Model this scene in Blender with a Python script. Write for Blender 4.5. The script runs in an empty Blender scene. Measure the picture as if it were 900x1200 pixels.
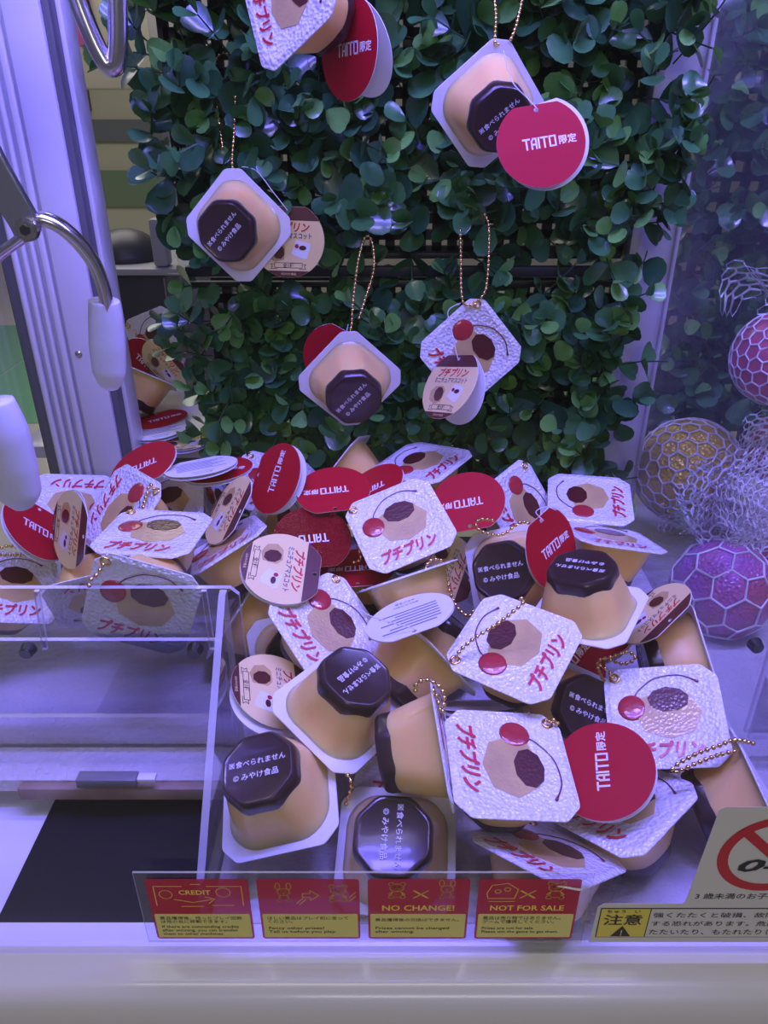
import bpy, bmesh, math, random
import numpy as np
from mathutils import Vector, Matrix, Quaternion
random.seed(7); rng = np.random.default_rng(7)
SC = bpy.context.scene
COL = SC.collection
PI = math.pi

# ------------------------------------------------------------------ camera
TH = math.radians(28.0); FPX = 873.0; CAM = Vector((0, 0, .44))
cd = bpy.data.cameras.new('camera'); cam = bpy.data.objects.new('camera', cd); COL.objects.link(cam)
cam.location = CAM; cam.rotation_euler = (PI/2 - TH, 0, 0)
cd.sensor_width = 36; cd.lens = 36*FPX/1200; cd.clip_start = .01; cd.clip_end = 60
SC.camera = cam
FW = Vector((0, math.cos(TH), -math.sin(TH))); UPV = Vector((0, math.sin(TH), math.cos(TH))); RT = Vector((1, 0, 0))
def ray(x, y): return RT*(x-450) + UPV*(600-y) + FW*FPX
def at(x, y, Y):
    d = ray(x, y); return CAM + d*(Y/d.y)
def atz(x, y, z):
    d = ray(x, y); return CAM + d*((z-CAM.z)/d.z)
def atd(x, y, dep): return CAM + ray(x, y)*(dep/FPX)

# ------------------------------------------------------------------ world, lights, exposure
w = bpy.data.worlds.new('world'); SC.world = w; w.use_nodes = True
bg = w.node_tree.nodes['Background']; bg.inputs[0].default_value = (.32, .32, .36, 1); bg.inputs[1].default_value = .28
def area(name, loc, aim, sx, sy, power, col):
    l = bpy.data.lights.new(name, 'AREA'); l.shape = 'RECTANGLE'; l.size = sx; l.size_y = sy; l.energy = power; l.color = col
    o = bpy.data.objects.new(name, l); COL.objects.link(o); o.location = loc
    o.rotation_euler = (Vector(aim)-Vector(loc)).to_track_quat('-Z', 'Y').to_euler()
    return o
area('led_strip_front_offscreen', (0.02, .34, .98), (0.02, .50, .05), .62, .05, 11.5, (.17, .14, 1.0))
area('led_strip_middle_offscreen', (0.02, .52, 1.0), (0.02, .50, 0), .62, .05, 4.4, (.38, .31, 1.0))
area('led_strip_neighbour_offscreen', (.62, .50, 1.0), (.62, .52, 0), .4, .05, 9, (.28, .25, 1.0))
area('arcade_ceiling_lights_offscreen', (0, -.10, 2.2), (0, .22, 0), 1.6, .3, 9, (1.0, .96, .90))
area('arcade_far_lights_offscreen', (.3, -3.6, 2.0), (0, .2, -.1), 1.6, .8, 24, (1.0, .95, .92))
area('arcade_hall_lights_offscreen', (-1.6, 3.2, 2.0), (-1.7, 3.6, -.9), 2.4, 2.4, 60, (1.0, .97, .90))
SC.view_settings.view_transform = 'Standard'; SC.view_settings.look = 'None'
SC.view_settings.exposure = 0.0; SC.view_settings.gamma = 1; SC.view_settings.use_curve_mapping = False

# ------------------------------------------------------------------ materials
MATS = {}
def mat(name, col, rough=.5, metal=0, spec=.5, coat=0, sss=0, ssr=.01, emis=None, bump=None, vary=None, trans=0):
    m = bpy.data.materials.new(name); m.use_nodes = True
    nt = m.node_tree; b = nt.nodes['Principled BSDF']
    b.inputs['Base Color'].default_value = (*col, 1); b.inputs['Roughness'].default_value = rough
    b.inputs['Metallic'].default_value = metal; b.inputs['Specular IOR Level'].default_value = spec
    b.inputs['Coat Weight'].default_value = coat; b.inputs['Coat Roughness'].default_value = .08
    if sss:
        b.inputs['Subsurface Weight'].default_value = sss; b.inputs['Subsurface Radius'].default_value = (1, .6, .25); b.inputs['Subsurface Scale'].default_value = ssr
    if emis: b.inputs['Emission Color'].default_value = (*emis[:3], 1); b.inputs['Emission Strength'].default_value = emis[3]
    tc = nt.nodes.new('ShaderNodeTexCoord')
    if bump:      # (kind, scale, strength, distance)
        kind, sc, st, di = bump
        t = nt.nodes.new('ShaderNodeTexVoronoi' if kind == 'voronoi' else 'ShaderNodeTexNoise')
        t.inputs['Scale'].default_value = sc
        if kind == 'noise': t.inputs['Detail'].default_value = 3
        nt.links.new(tc.outputs['Object'], t.inputs['Vector'])
        bp = nt.nodes.new('ShaderNodeBump'); bp.inputs['Strength'].default_value = st; bp.inputs['Distance'].default_value = di
        nt.links.new(t.outputs[0], bp.inputs['Height']); nt.links.new(bp.outputs[0], b.inputs['Normal'])
        if coat: nt.links.new(bp.outputs[0], b.inputs['Coat Normal'])
    if vary:      # (scale, colour)
        n = nt.nodes.new('ShaderNodeTexNoise'); n.inputs['Scale'].default_value = vary[0]; n.inputs['Detail'].default_value = 4
        nt.links.new(tc.outputs['Object'], n.inputs['Vector'])
        r = nt.nodes.new('ShaderNodeValToRGB'); r.color_ramp.elements[0].position = .35; r.color_ramp.elements[1].position = .65
        r.color_ramp.elements[0].color = (*col, 1); r.color_ramp.elements[1].color = (*vary[1], 1)
        nt.links.new(n.outputs[0], r.inputs[0]); nt.links.new(r.outputs[0], b.inputs['Base Color'])
    if trans:
        o = nt.nodes['Material Output']; tr = nt.nodes.new('ShaderNodeBsdfTransparent'); mx = nt.nodes.new('ShaderNodeMixShader')
        mx.inputs[0].default_value = trans
        nt.links.new(b.outputs[0], mx.inputs[1]); nt.links.new(tr.outputs[0], mx.inputs[2]); nt.links.new(mx.outputs[0], o.inputs['Surface'])
    MATS[name] = m; return m
def clear(name, tint=(1, 1, 1), ior=1.45, haze=0, hcol=(.7, .7, .72), rough=.03):
    """clear sheet plastic or glass: see-through, Fresnel gloss, optionally a little milky"""
    m = bpy.data.materials.new(name); m.use_nodes = True; nt = m.node_tree; nt.nodes.clear()
    out = nt.nodes.new('ShaderNodeOutputMaterial'); tr = nt.nodes.new('ShaderNodeBsdfTransparent'); tr.inputs[0].default_value = (*tint, 1)
    gl = nt.nodes.new('ShaderNodeBsdfGlossy'); gl.inputs['Roughness'].default_value = rough
    lw = nt.nodes.new('ShaderNodeLayerWeight'); lw.inputs[0].default_value = .5
    pw_ = nt.nodes.new('ShaderNodeMath'); pw_.operation = 'POWER'; pw_.inputs[1].default_value = 5; nt.links.new(lw.outputs['Facing'], pw_.inputs[0])
    r0 = ((ior-1)/(ior+1))**2
    fr = nt.nodes.new('ShaderNodeMath'); fr.operation = 'MULTIPLY_ADD'; fr.inputs[1].default_value = 1-r0; fr.inputs[2].default_value = r0; nt.links.new(pw_.outputs[0], fr.inputs[0])
    mx = nt.nodes.new('ShaderNodeMixShader'); base = tr.outputs[0]
    if haze:
        df = nt.nodes.new('ShaderNodeBsdfDiffuse'); df.inputs[0].default_value = (*hcol, 1)
        m2 = nt.nodes.new('ShaderNodeMixShader'); m2.inputs[0].default_value = haze
        nt.links.new(tr.outputs[0], m2.inputs[1]); nt.links.new(df.outputs[0], m2.inputs[2]); base = m2.outputs[0]
    nt.links.new(fr.outputs[0], mx.inputs[0]); nt.links.new(base, mx.inputs[1]); nt.links.new(gl.outputs[0], mx.inputs[2])
    nt.links.new(mx.outputs[0], out.inputs['Surface']); MATS[name] = m; return m

mat('lid', (.80, .80, .83), .30, coat=.8, bump=('voronoi', 380, .9, .0012))
mat('lid_plain', (.82, .82, .84), .35, coat=.3, sss=.3, ssr=.004)
mat('custard', (.93, .62, .22), .32, coat=.3, sss=.7, ssr=.012)
mat('caramel', (.040, .018, .016), .30, coat=.35)
mat('caramel_print', (.085, .012, .014), .3, coat=.6, bump=('voronoi', 420, .3, .0004))
mat('custard_print', (.64, .46, .17), .3, coat=.6, bump=('voronoi', 420, .3, .0004), vary=(45, (.52, .36, .15)))
mat('cherry_print', (.42, .025, .035), .25, coat=.7, bump=('voronoi', 300, .25, .0004))
mat('stem_print', (.16, .03, .02), .35, coat=.4)
mat('red_ink', (.60, .015, .035), .4, coat=.3)
mat('white_ink', (.85, .85, .87), .5)
mat('gold', (.85, .58, .22), .22, metal=1)
mat('tag_red', (.42, .003, .016), .55, spec=.2)
mat('tag_glitter', (.42, .003, .016), .30, spec=.6, coat=1, bump=('voronoi', 900, 1, .003))
mat('tag_cream', (.84, .68, .30), .5, spec=.3)
mat('tag_white', (.82, .82, .84), .45, coat=.2)
mat('tag_brown', (.10, .022, .022), .4, coat=.25)
mat('ink_black', (.02, .02, .025), .5)
mat('ink_grey', (.09, .09, .16), .5)
mat('nylon', (.82, .82, .85), .3, trans=.35)
mat('steel', (.62, .60, .62), .22, metal=1)
mat('steel_brushed', (.50, .50, .54), .34, metal=1)
mat('tip', (.74, .76, .84), .35, sss=.5, ssr=.01, trans=.10)
mat('alu', (.76, .76, .78), .33, coat=.2)
mat('alu_dark', (.14, .14, .16), .4)
mat('alu_ridge', (.58, .58, .60), .4)
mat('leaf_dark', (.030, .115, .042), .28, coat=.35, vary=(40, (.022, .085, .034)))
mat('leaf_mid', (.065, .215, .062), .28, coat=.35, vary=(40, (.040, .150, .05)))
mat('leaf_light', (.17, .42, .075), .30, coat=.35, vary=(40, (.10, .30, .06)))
mat('stem', (.03, .085, .025), .5)
mat('grid_black', (.012, .012, .016), .5)
mat('felt', (.62, .60, .62), .95, bump=('noise', 160, .8, .004), vary=(9, (.52, .50, .52)))
mat('white_plastic', (.72, .70, .70), .3, coat=.4)
mat('white_frame', (.74, .74, .76), .35)
mat('mat_black', (.006, .006, .008), .7, spec=.2, bump=('noise', 900, .3, .0005))
mat('wood', (.34, .26, .20), .6, vary=(30, (.22, .14, .10)))
mat('acrylic_edge', (.80, .80, .83), .15, coat=.6, trans=.42)
mat('grey_clip', (.18, .18, .20), .4)
mat('bolt', (.16, .16, .16), .3, metal=1)
clear('acrylic', (.975, .975, .985), 1.42, .02, (.75, .75, .77))
clear('glass', (.985, .985, .99), 1.35)
clear('partition', (.95, .95, .97), 1.42, .05, (.7, .7, .72))
clear('side_glass', (.95, .95, .97), 1.4, .06, (.7, .7, .72))
mat('post_pale', (.60, .59, .63), .3, coat=.4)
mat('sticker_red', (.62, .012, .05), .35, trans=.30)
mat('sticker_yellow', (.88, .80, .24), .4, trans=.10)
mat('sticker_line', (.95, .72, .10), .4)
mat('sticker_white', (.70, .68, .66), .45)
mat('warn_yellow', (.80, .66, .08), .45)
mat('warn_red', (.55, .02, .03), .45)
mat('net_white', (.84, .84, .86), .6)
mat('ball_gold', (.95, .72, .10), .25, metal=.35, bump=('voronoi', 260, .9, .002))
mat('ball_pink', (.62, .10, .20), .35, coat=.4)
mat('ball_purple', (.50, .10, .55), .25, coat=.6, bump=('voronoi', 260, .9, .002), vary=(14, (.45, .08, .12)))
mat('tile_cream', (.62, .58, .46), .35)
mat('tile_green', (.14, .42, .16), .4)
mat('hall_wall', (.50, .46, .36), .6)
mat('hall_grey', (.14, .14, .16), .6)
mat('hall_green', (.16, .22, .14), .6)
mat('hall_pink', (.60, .10, .30), .5)
mat('hall_brown', (.14, .10, .10), .6)
mat('hall_dark', (.03, .03, .045), .4)
mat('hall_frame', (.28, .28, .31), .4)

# ------------------------------------------------------------------ helpers
def obj(name, me, m=None, parent=None, label=None, mw=None, kind=None):
    o = bpy.data.objects.new(name, me); COL.objects.link(o)
    if m and not me.materials: me.materials.append(MATS[m])
    if parent: o.parent = parent
    if mw is not None: o.matrix_local = mw
    if label: o['label'] = label
    if kind: o['kind'] = kind
    return o
def empty(name, loc=(0, 0, 0), quat=None):
    o = bpy.data.objects.new(name, None); COL.objects.link(o); o.empty_display_size = .02
    o.location = loc
    if quat is not None: o.rotation_mode = 'QUATERNION'; o.rotation_quaternion = quat
    return o
def tag(o, label, cat, group=None):
    o['label'] = label; o['category'] = cat
    if group: o['group'] = group
    return o
def struct(o): o['kind'] = 'structure'; return o
def fin(bm, name, smooth=False, m=None):
    bmesh.ops.recalc_face_normals(bm, faces=bm.faces)
    me = bpy.data.meshes.new(name); bm.to_mesh(me); bm.free()
    if smooth: me.polygons.foreach_set('use_smooth', [True]*len(me.polygons))
    if m:
        for x in ([m] if isinstance(m, str) else m): me.materials.append(MATS[x])
    return me
def smooth_by_angle(me, ang=35):
    me.polygons.foreach_set('use_smooth', [True]*len(me.polygons))
    bm = bmesh.new(); bm.from_mesh(me)
    for e in bm.edges:
        if len(e.link_faces) == 2 and e.calc_face_angle(0) > math.radians(ang): e.smooth = False
    bm.to_mesh(me); bm.free(); return me
def box_bm(bm, lo, hi, bev=0):
    r = bmesh.ops.create_cube(bm, size=1)
    c = (Vector(lo)+Vector(hi))/2; s = Vector(hi)-Vector(lo)
    for v in r['verts']: v.co = Vector((v.co.x*s.x, v.co.y*s.y, v.co.z*s.z)) + c
    if bev:
        es = list({e for v in r['verts'] for e in v.link_edges})
        bmesh.ops.bevel(bm, geom=es, offset=bev, segments=2, affect='EDGES', profile=.5)
def box(name, lo, hi, m, bev=0, parent=None):
    bm = bmesh.new(); box_bm(bm, lo, hi, bev); me = fin(bm, name, False, m)
    if bev: smooth_by_angle(me)
    return obj(name, me, None, parent)
def poly_prism(pts, z0, z1, name, m, smooth=False, holes=()):
    """polygon in XY extruded from z0 to z1"""
    bm = bmesh.new()
    def loop(ps):
        vs = [bm.verts.new((p[0], p[1], z1)) for p in ps]
        return [bm.edges.new((vs[i], vs[(i+1) % len(vs)])) for i in range(len(vs))]
    es = loop(pts)
    for hp in holes: es += loop(hp)
    if holes: bmesh.ops.triangle_fill(bm, edges=es, use_beauty=True, use_dissolve=False)
    else: bm.faces.new(list(dict.fromkeys(v for e in es for v in e.verts)))
    if z0 != z1:
        r = bmesh.ops.extrude_face_region(bm, geom=list(bm.faces))
        for v in r['geom']:
            if isinstance(v, bmesh.types.BMVert): v.co.z = z0
    me = fin(bm, name, False, m)
    if z0 == z1:
        for p in me.polygons:
            if p.normal.z < 0: p.flip()
    return smooth_by_angle(me) if smooth else me
def circle(r, n, cx=0, cy=0, ry=None, a0=0):
    return [(cx+r*math.cos(a0+2*PI*i/n), cy+(ry or r)*math.sin(a0+2*PI*i/n)) for i in range(n)]
def tube(path, rad, n=8, name='tube', m=None, closed=False, flat=1.0, caps=True):
    """sweep a circle (flattened by FLAT) along PATH; RAD a number or a list"""
    P = [Vector(p) for p in path]; N = len(P)
    rads = rad if isinstance(rad, (list, tuple)) else [rad]*N
    vs, fs = [], []
    t0 = (P[1]-P[0]).normalized(); ref = Vector((0, 0, 1)) if abs(t0.z) < .9 else Vector((1, 0, 0))
    u = t0.cross(ref).normalized()
    for i in range(N):
        a, b = P[max(i-1, 0)], P[min(i+1, N-1)]
        if closed: a, b = P[(i-1) % N], P[(i+1) % N]
        t = (b-a).normalized() if (b-a).length > 1e-9 else t0
        u = (u - t*u.dot(t)); u = u.normalized() if u.length > 1e-6 else t.orthogonal().normalized()
        v = t.cross(u)
        for k in range(n):
            an = 2*PI*k/n; vs.append(P[i] + u*(math.cos(an)*rads[i]) + v*(math.sin(an)*rads[i]*flat))
    L = N if closed else N-1
    for i in range(L):
        for k in range(n):
            a = i*n+k; b = i*n+(k+1) % n; c = ((i+1) % N)*n+(k+1) % n; d = ((i+1) % N)*n+k
            fs.append((a, b, c, d))
    if caps and not closed: fs.append(tuple(range(n))[::-1]); fs.append(tuple((N-1)*n+k for k in range(n)))
    me = bpy.data.meshes.new(name); me.from_pydata([tuple(v) for v in vs], [], fs)
    me.polygons.foreach_set('use_smooth', [True]*len(me.polygons))
    if m: me.materials.append(MATS[m])
    return me
def spline(pts, per=8, closed=False):
    P = [Vector(p) for p in pts]; out = []; n = len(P)
    for i in range(n if closed else n-1):
        p0, p1, p2, p3 = (P[(i-1) % n], P[i], P[(i+1) % n], P[(i+2) % n]) if closed else (P[max(i-1, 0)], P[i], P[i+1], P[min(i+2, n-1)])
        for k in range(per):
            t = k/per
            out.append(.5*((2*p1)+(p2-p0)*t+(2*p0-5*p1+4*p2-p3)*t*t+(3*p1-p0-3*p2+p3)*t*t*t))
    if not closed: out.append(P[-1])
    return out
def ball_chain(pts, name='ball_chain', bead=.0017, pitch=.0043):
    """one continuous beaded strand along PTS"""
    P = spline(pts, 12); d = [0]
    for a, b in zip(P, P[1:]): d.append(d[-1]+(b-a).length)
    n = max(3, int(d[-1]/pitch)); path, rad = [], []
    def at_len(s):
        s = min(max(s, 0), d[-1]); i = int(np.searchsorted(d, s)); i = min(max(i, 1), len(d)-1)
        t = (s-d[i-1])/max(d[i]-d[i-1], 1e-9); return P[i-1].lerp(P[i], t)
    for k in range(n):
        c = (k+.5)*d[-1]/n
        for q in (-.98, -.7, -.25, .25, .7, .98):
            path.append(at_len(c+q*bead)); rad.append(max(bead*math.sqrt(max(1-q*q, 0)), .0005))
    return tube(path, rad, 7, name, 'gold')
TXT = {}
def text_mesh(body, width, m, bold=0.0, shear=0.0, height=None, line=1.0, center=True, key=None):
    """flat lettering in the XY plane, fitted to WIDTH, centred on the origin (CENTER) or starting at x=0"""
    k = (body, width, m, bold, shear, height, line, center)
    if k in TXT: return TXT[k]
    c = bpy.data.curves.new('lettering', 'FONT'); c.body = body; c.resolution_u = 2; c.offset = bold; c.shear = shear; c.space_line = line
    if '\n' in body and center: c.align_x = 'CENTER'
    o = bpy.data.objects.new('lettering', c); COL.objects.link(o); bpy.context.view_layer.update()
    me = bpy.data.meshes.new_from_object(o.evaluated_get(bpy.context.evaluated_depsgraph_get()))
    bpy.data.objects.remove(o); bpy.data.curves.remove(c)
    co = np.empty(len(me.vertices)*3); me.vertices.foreach_get('co', co); co = co.reshape(-1, 3)
    lo, hi = co.min(0), co.max(0); s = width/(hi[0]-lo[0]); sy = height/(hi[1]-lo[1]) if height else s
    co[:, 0] = (co[:, 0]-((lo[0]+hi[0])/2 if center else lo[0]))*s; co[:, 1] = (co[:, 1]-(lo[1]+hi[1])/2)*sy; co[:, 2] = 0
    me.vertices.foreach_set('co', co.ravel()); me.name = 'lettering'; me.materials.clear(); me.materials.append(MATS[m]); me.update()
    TXT[k] = me; return me
def strokes_mesh(strokes, wd, m, name='lettering'):
    """flat strokes: polylines drawn as bars of width WD in the XY plane"""
    bm = bmesh.new()
    for st in strokes:
        for (x0, y0), (x1, y1) in zip(st, st[1:]):
            d = Vector((x1-x0, y1-y0)); L = d.length
            if L < 1e-9: continue
            d /= L; n = Vector((-d.y, d.x))*wd/2; e = d*wd/2
            a, b = Vector((x0, y0))-e, Vector((x1, y1))+e
            bm.faces.new([bm.verts.new((*p, 0)) for p in (a-n, b-n, b+n, a+n)])
    me = fin(bm, name, False, m)
    for p in me.polygons:
        if p.normal.z < 0: p.flip()
    return me
T = Matrix.Translation
def RX(a): return Matrix.Rotation(a, 4, 'X')
def RY(a): return Matrix.Rotation(a, 4, 'Y')
def RZ(a): return Matrix.Rotation(a, 4, 'Z')

# ================================================================== STRUCTURE
PF = -.020                                    # playfield height
# playfield board with felt, cut away for the prize chute at the front left
o = box('playfield_floor', (-.1125, .30, PF-.014), (.296, .80, PF), 'felt'); struct(o)
o = box('playfield_floor', (-.40, .417, PF-.012), (-.1125, .80, PF), 'felt'); struct(o)
e = box('wood_edge', (-.285, .409, PF-.013), (-.119, .417, PF-.001), 'wood', .001, o)
o = box('playfield_floor', (.300, .30, -.064), (.90, .95, -.050), 'felt'); struct(o)
o = box('shelf_floor', (-.42, .79, .09), (-.14, 1.062, .105), 'white_plastic', .002); struct(o)
# chute floor with its black mat and white border
o = box('chute_floor', (-.42, .30, -.062), (-.113, .47, -.052), 'white_frame'); struct(o)
box('chute_mat', (-.267, .303, -.052), (-.120, .44, -.050), 'mat_black', 0, o)
o = box('trim_1', (-.60, .284, -.060), (.95, .302, -.021), 'white_frame', .002); struct(o)
# outer ledge below the front glass
bm = bmesh.new()
prof = [(.2835, -.012), (.2815, -.0125), (.272, -.016), (.262, -.0165), (.256, -.0185), (.252, -.024), (.250, -.034), (.247, -.12), (.2835, -.12)]
a = [bm.verts.new((-.8, y, z)) for y, z in prof]; b = [bm.verts.new((1.1, y, z)) for y, z in prof]
for i in range(len(prof)): j = (i+1) % len(prof); bm.faces.new((a[i], a[j], b[j], b[i]))
bm.faces.new(a[::-1]); bm.faces.new(b)
o = obj('trim_2', smooth_by_angle(fin(bm, 'ledge', False, 'white_plastic'), 50)); struct(o)
# front glass
o = box('window_1', (-.7, .2765, -.0135), (1.0, .2805, 1.05), 'glass'); struct(o)
# left rear post: aluminium extrusion made of four strips
def post(name, strips, x0, y0, z0, z1):
    p = None
    for i, (xa, xb, ya, yb, m) in enumerate(strips):
        q = box(name if p is None else 'post_strip', (x0+xa, y0+ya, z0), (x0+xb, y0+yb, z1), m, .0012, p)
        if p is None: p = struct(q)
    return p
pl = post('trim_3', [(.050, .082, .0, .05, 'alu'), (.008, .050, .006, .05, 'alu_ridge'), (.012, .017, .0, .006, 'alu'), (.022, .026, .0, .006, 'alu'), (.031, .035, .0, .006, 'alu'),
                     (.040, .046, .0, .006, 'alu'), (-.006, .008, .012, .05, 'alu_dark'), (.082, .089, .004, .05, 'alu_dark'), (.089, .094, .018, .05, 'alu')], -.372, .752, -.05, 1.05)
# screw heads on the post
for (x, y) in ((92, 415),):
    c = at(x, y, .752)
    bm = bmesh.new(); bmesh.ops.create_uvsphere(bm, u_segments=12, v_segments=6, radius=.004)
    for v in bm.verts: v.co.y *= .5
    s = obj('screw', fin(bm, 'screw', True, 'steel'), None, pl); s.location = c
# left front post (mostly out of the picture), side glass, back glass
o = box('window_2', (-.3755, .31, -.05), (-.3715, .75, 1.05), 'side_glass'); struct(o)
o = box('window_3', (-.285, 1.07, .03), (.9, 1.074, 1.05), 'side_glass'); struct(o)
# right rear post of purple acrylic and the clear partition
pr = post('trim_4', [(.010, .046, .0, .03, 'post_pale'), (.0, .010, -.006, .03, 'alu_ridge'), (.046, .050, -.004, .03, 'white_frame')], .250, .800, -.02, 1.05)
o = box('window_4', (.2965, .31, PF), (.2995, .80, 1.05), 'partition'); struct(o)
# ceiling and header of the cabinet (above the picture)
o = box('ceiling', (-.45, .30, 1.06), (1.0, 1.1, 1.08), 'alu_dark'); struct(o)

# ---- hall beyond the glass
o = box('floor', (-9, -3, -.96), (6, 9, -.94), 'tile_cream'); struct(o)
ts = 1.15
tme = None
for i in range(-7, 3):
    for j, (ya, yb) in enumerate(((3.55, 5.55),)):
        bm = bmesh.new(); box_bm(bm, (0, 0, 0), (ts-.012, yb-ya, .004))
        if tme is None: tme = fin(bm, 'floor_tile', False, 'tile_green')
        else: bm.free()
        t = obj('floor_tile', tme, None, o); t.location = (i*ts, ya, -.94)
wb = box('wall_back', (-6, 7.0, -.94), (6, 7.1, 3.2), 'hall_wall'); struct(wb)
def wall_panel(x0, x1, y0, y1, m, Y=6.96):
    a, b = at(x0, y1, Y), at(x1, y0, Y)
    box('wall_panel', (a.x, Y, a.z), (b.x, 7.0, b.z), m, 0, wb)
wall_panel(76, 240, 140, 166, 'hall_grey'); wall_panel(98, 240, 200, 242, 'hall_green')
wall_panel(40, 80, -30, 130, 'hall_brown')
def hall_thing(name, label, cat, parts):
    c = empty(name, parts[0][1]); tag(c, label, cat)
    for nm, lo, hi, m in parts:
        q = box(nm, Vector(lo)-c.location, Vector(hi)-c.location, m, .01, c)
    return c
a = at(72, 105, 3.2); b = at(168, -60, 3.2)
hall_thing('poster_stand', 'cream display board with a pink poster beyond the back glass', 'display',
           [('leg', (a.x, 3.2, -.94), (a.x+.04, 3.24, a.z), 'hall_brown'), ('leg', (b.x+.4, 3.2, -.94), (b.x+.44, 3.24, a.z), 'hall_brown'), ('board', (a.x, 3.2, a.z), (b.x+.45, 3.26, b.z), 'hall_wall'), ('pink_poster', (at(83, 0, 3.18).x, 3.18, at(83, 55, 3.18).z), (at(104, 0, 3.18).x, 3.2, at(104, -20, 3.18).z), 'hall_pink')])
a = at(112, 360, 2.0); b = at(215, 312, 2.0)
c = hall_thing('game_cabinet', 'dark game cabinet with a pale rail and black dome beyond the back glass', 'game machine',
           [('body', (a.x-.05, 2.0, -.94), (b.x+.1, 2.5, b.z-.02), 'hall_dark'), ('rail', (a.x-.05, 1.97, b.z-.02), (b.x+.1, 2.5, b.z+.0), 'hall_frame'), ('column', (at(178, 300, 1.98).x, 1.98, b.z), (at(196, 300, 1.98).x, 2.03, at(180, 255, 2).z), 'hall_frame')])
bm = bmesh.new(); bmesh.ops.create_uvsphere(bm, u_segments=24, v_segments=12, radius=.10)
for v in bm.verts: v.co.z = max(v.co.z, 0)*.85
d = obj('dome', fin(bm, 'dome', True, 'hall_dark'), None, c); d.location = at(150, 306, 2.12)-c.location

# ================================================================== PUDDING KEYCHAINS
HS = .04; HH = .043
def cham(hs, ch, rnd=.0025, seg=3):
    pts = []
    cs = [(hs, -hs+ch), (hs, hs-ch), (hs-ch, hs), (-hs+ch, hs), (-hs, hs-ch), (-hs, -hs+ch), (-hs+ch, -hs), (hs-ch, -hs)]
    n = len(cs)
    for i in range(n):
        p0, p, p1 = Vector(cs[i-1]), Vector(cs[i]), Vector(cs[(i+1) % n])
        a, b = p+(p0-p).normalized()*rnd, p+(p1-p).normalized()*rnd
        for k in range(seg+1):
            t = k/seg; pts.append(tuple((a*(1-t)**2+p*2*t*(1-t)+b*t*t)))
    return pts
def loft(rings, name, m, cap0=True, cap1=True, ang=30):
    bm = bmesh.new(); R = [[bm.verts.new(p) for p in r] for r in rings]
    n = len(R[0])
    for a, b in zip(R, R[1:]):
        for i in range(n): bm.faces.new((a[i], a[(i+1) % n], b[(i+1) % n], b[i]))
    if cap0: bm.faces.new(R[0][::-1])
    if cap1: bm.faces.new(R[-1])
    return smooth_by_angle(fin(bm, name, False, m), ang)
# lid: thin plate with a pressed rim
c0 = cham(HS, .0105)
def scl(ps, s, z): return [(p[0]*s, p[1]*s, z) for p in ps]
LID = loft([scl(c0, .995, -.0013), scl(c0, 1.0, -.0008), scl(c0, .995, -.0002), scl(c0, .93, 0), scl(c0, .905, .0004), scl(c0, .87, .0004), scl(c0, .845, -.0001)], 'lid', 'lid')
LID.materials.append(MATS['lid_plain'])
for p in LID.polygons:
    if p.normal.z < -.5 or p.center.z < -.0007: p.material_index = 1
def oct_ring(a, b, z, n=48, sm=2):
    r = []
    for i in range(n):
        t = 2*PI*i/n; best = 9
        for k in range(8):
            c = math.cos(t-k*PI/4)
            if c > .1: best = min(best, (a if k % 2 == 0 else b)/c)
        r.append(best)
    r = np.array(r)
    for _ in range(sm): r = (np.roll(r, 1)+2*r+np.roll(r, -1))/4
    return [(r[i]*math.cos(2*PI*i/n), r[i]*math.sin(2*PI*i/n), z) for i in range(n)]
CUP = loft([oct_ring(.0345, .0395, -.0012), oct_ring(.0335, .0385, -.0022), oct_ring(.0318, .0365, -.005), oct_ring(.0296, .0335, -.015), oct_ring(.0270, .0293, -.026), oct_ring(.0248, .0258, -.0345)], 'custard_cup', 'custard', True, True, 40)
CAR = loft([oct_ring(.0250, .0260, -.0300, 48, 1), oct_ring(.0254, .0262, -.0322, 48, 1), oct_ring(.0248, .0254, -.0395, 48, 1), oct_ring(.0240, .0244, -.0418, 48, 1), oct_ring(.0228, .0231, -.0430, 48, 1), oct_ring(.0220, .0222, -.0431, 48, 1), oct_ring(.0208, .0210, -.0426, 48, 1)], 'caramel_base', 'caramel', True, True, 28)
BT1 = text_mesh('食べられません', .0335, 'white_ink', .006)
_k = .0016
BT0 = strokes_mesh([[(-_k, -_k), (_k, _k)], [(-_k, _k), (_k, -_k)], [(-.0001, _k), (.0001, _k)], [(-.0001, -_k), (.0001, -_k)], [(_k, -.0001), (_k, .0001)], [(-_k, -.0001), (-_k, .0001)]], .00055, 'white_ink')
BT2 = text_mesh('© みやけ食品', .0300, 'white_ink', .006)
LT = text_mesh('プチプリン', .050, 'red_ink', .035, .3, .0130)
def blob(pts, name, m, z=.0003): return poly_prism(pts, -.0002, z, name, m)
u = HS
CUSP = blob([(-.40*u, .34*u), (-.05*u, .46*u), (.42*u, .42*u), (.64*u, .04*u), (.46*u, -.34*u), (.05*u, -.46*u), (-.36*u, -.30*u), (-.48*u, .05*u)], 'custard_picture', 'custard_print', .0003)
CARP = poly_prism(circle(.36*u, 9, .10*u, .30*u, .25*u, .2), -.0002, .0007, 'caramel_picture', 'caramel_print')
bm = bmesh.new(); bmesh.ops.create_uvsphere(bm, u_segments=16, v_segments=8, radius=1)
for v in bm.verts: v.co = Vector((v.co.x*.25*u-.54*u, v.co.y*.26*u+.17*u, max(v.co.z, -.05)*.0012))
CHP = fin(bm, 'cherry_picture', True, 'cherry_print')
sp = spline([(-.48*u, .36*u, .0004), (-.38*u, .52*u, .0004), (-.08*u, .74*u, .0004), (.34*u, .78*u, .0004), (.66*u, .62*u, .0004)], 6)
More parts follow.
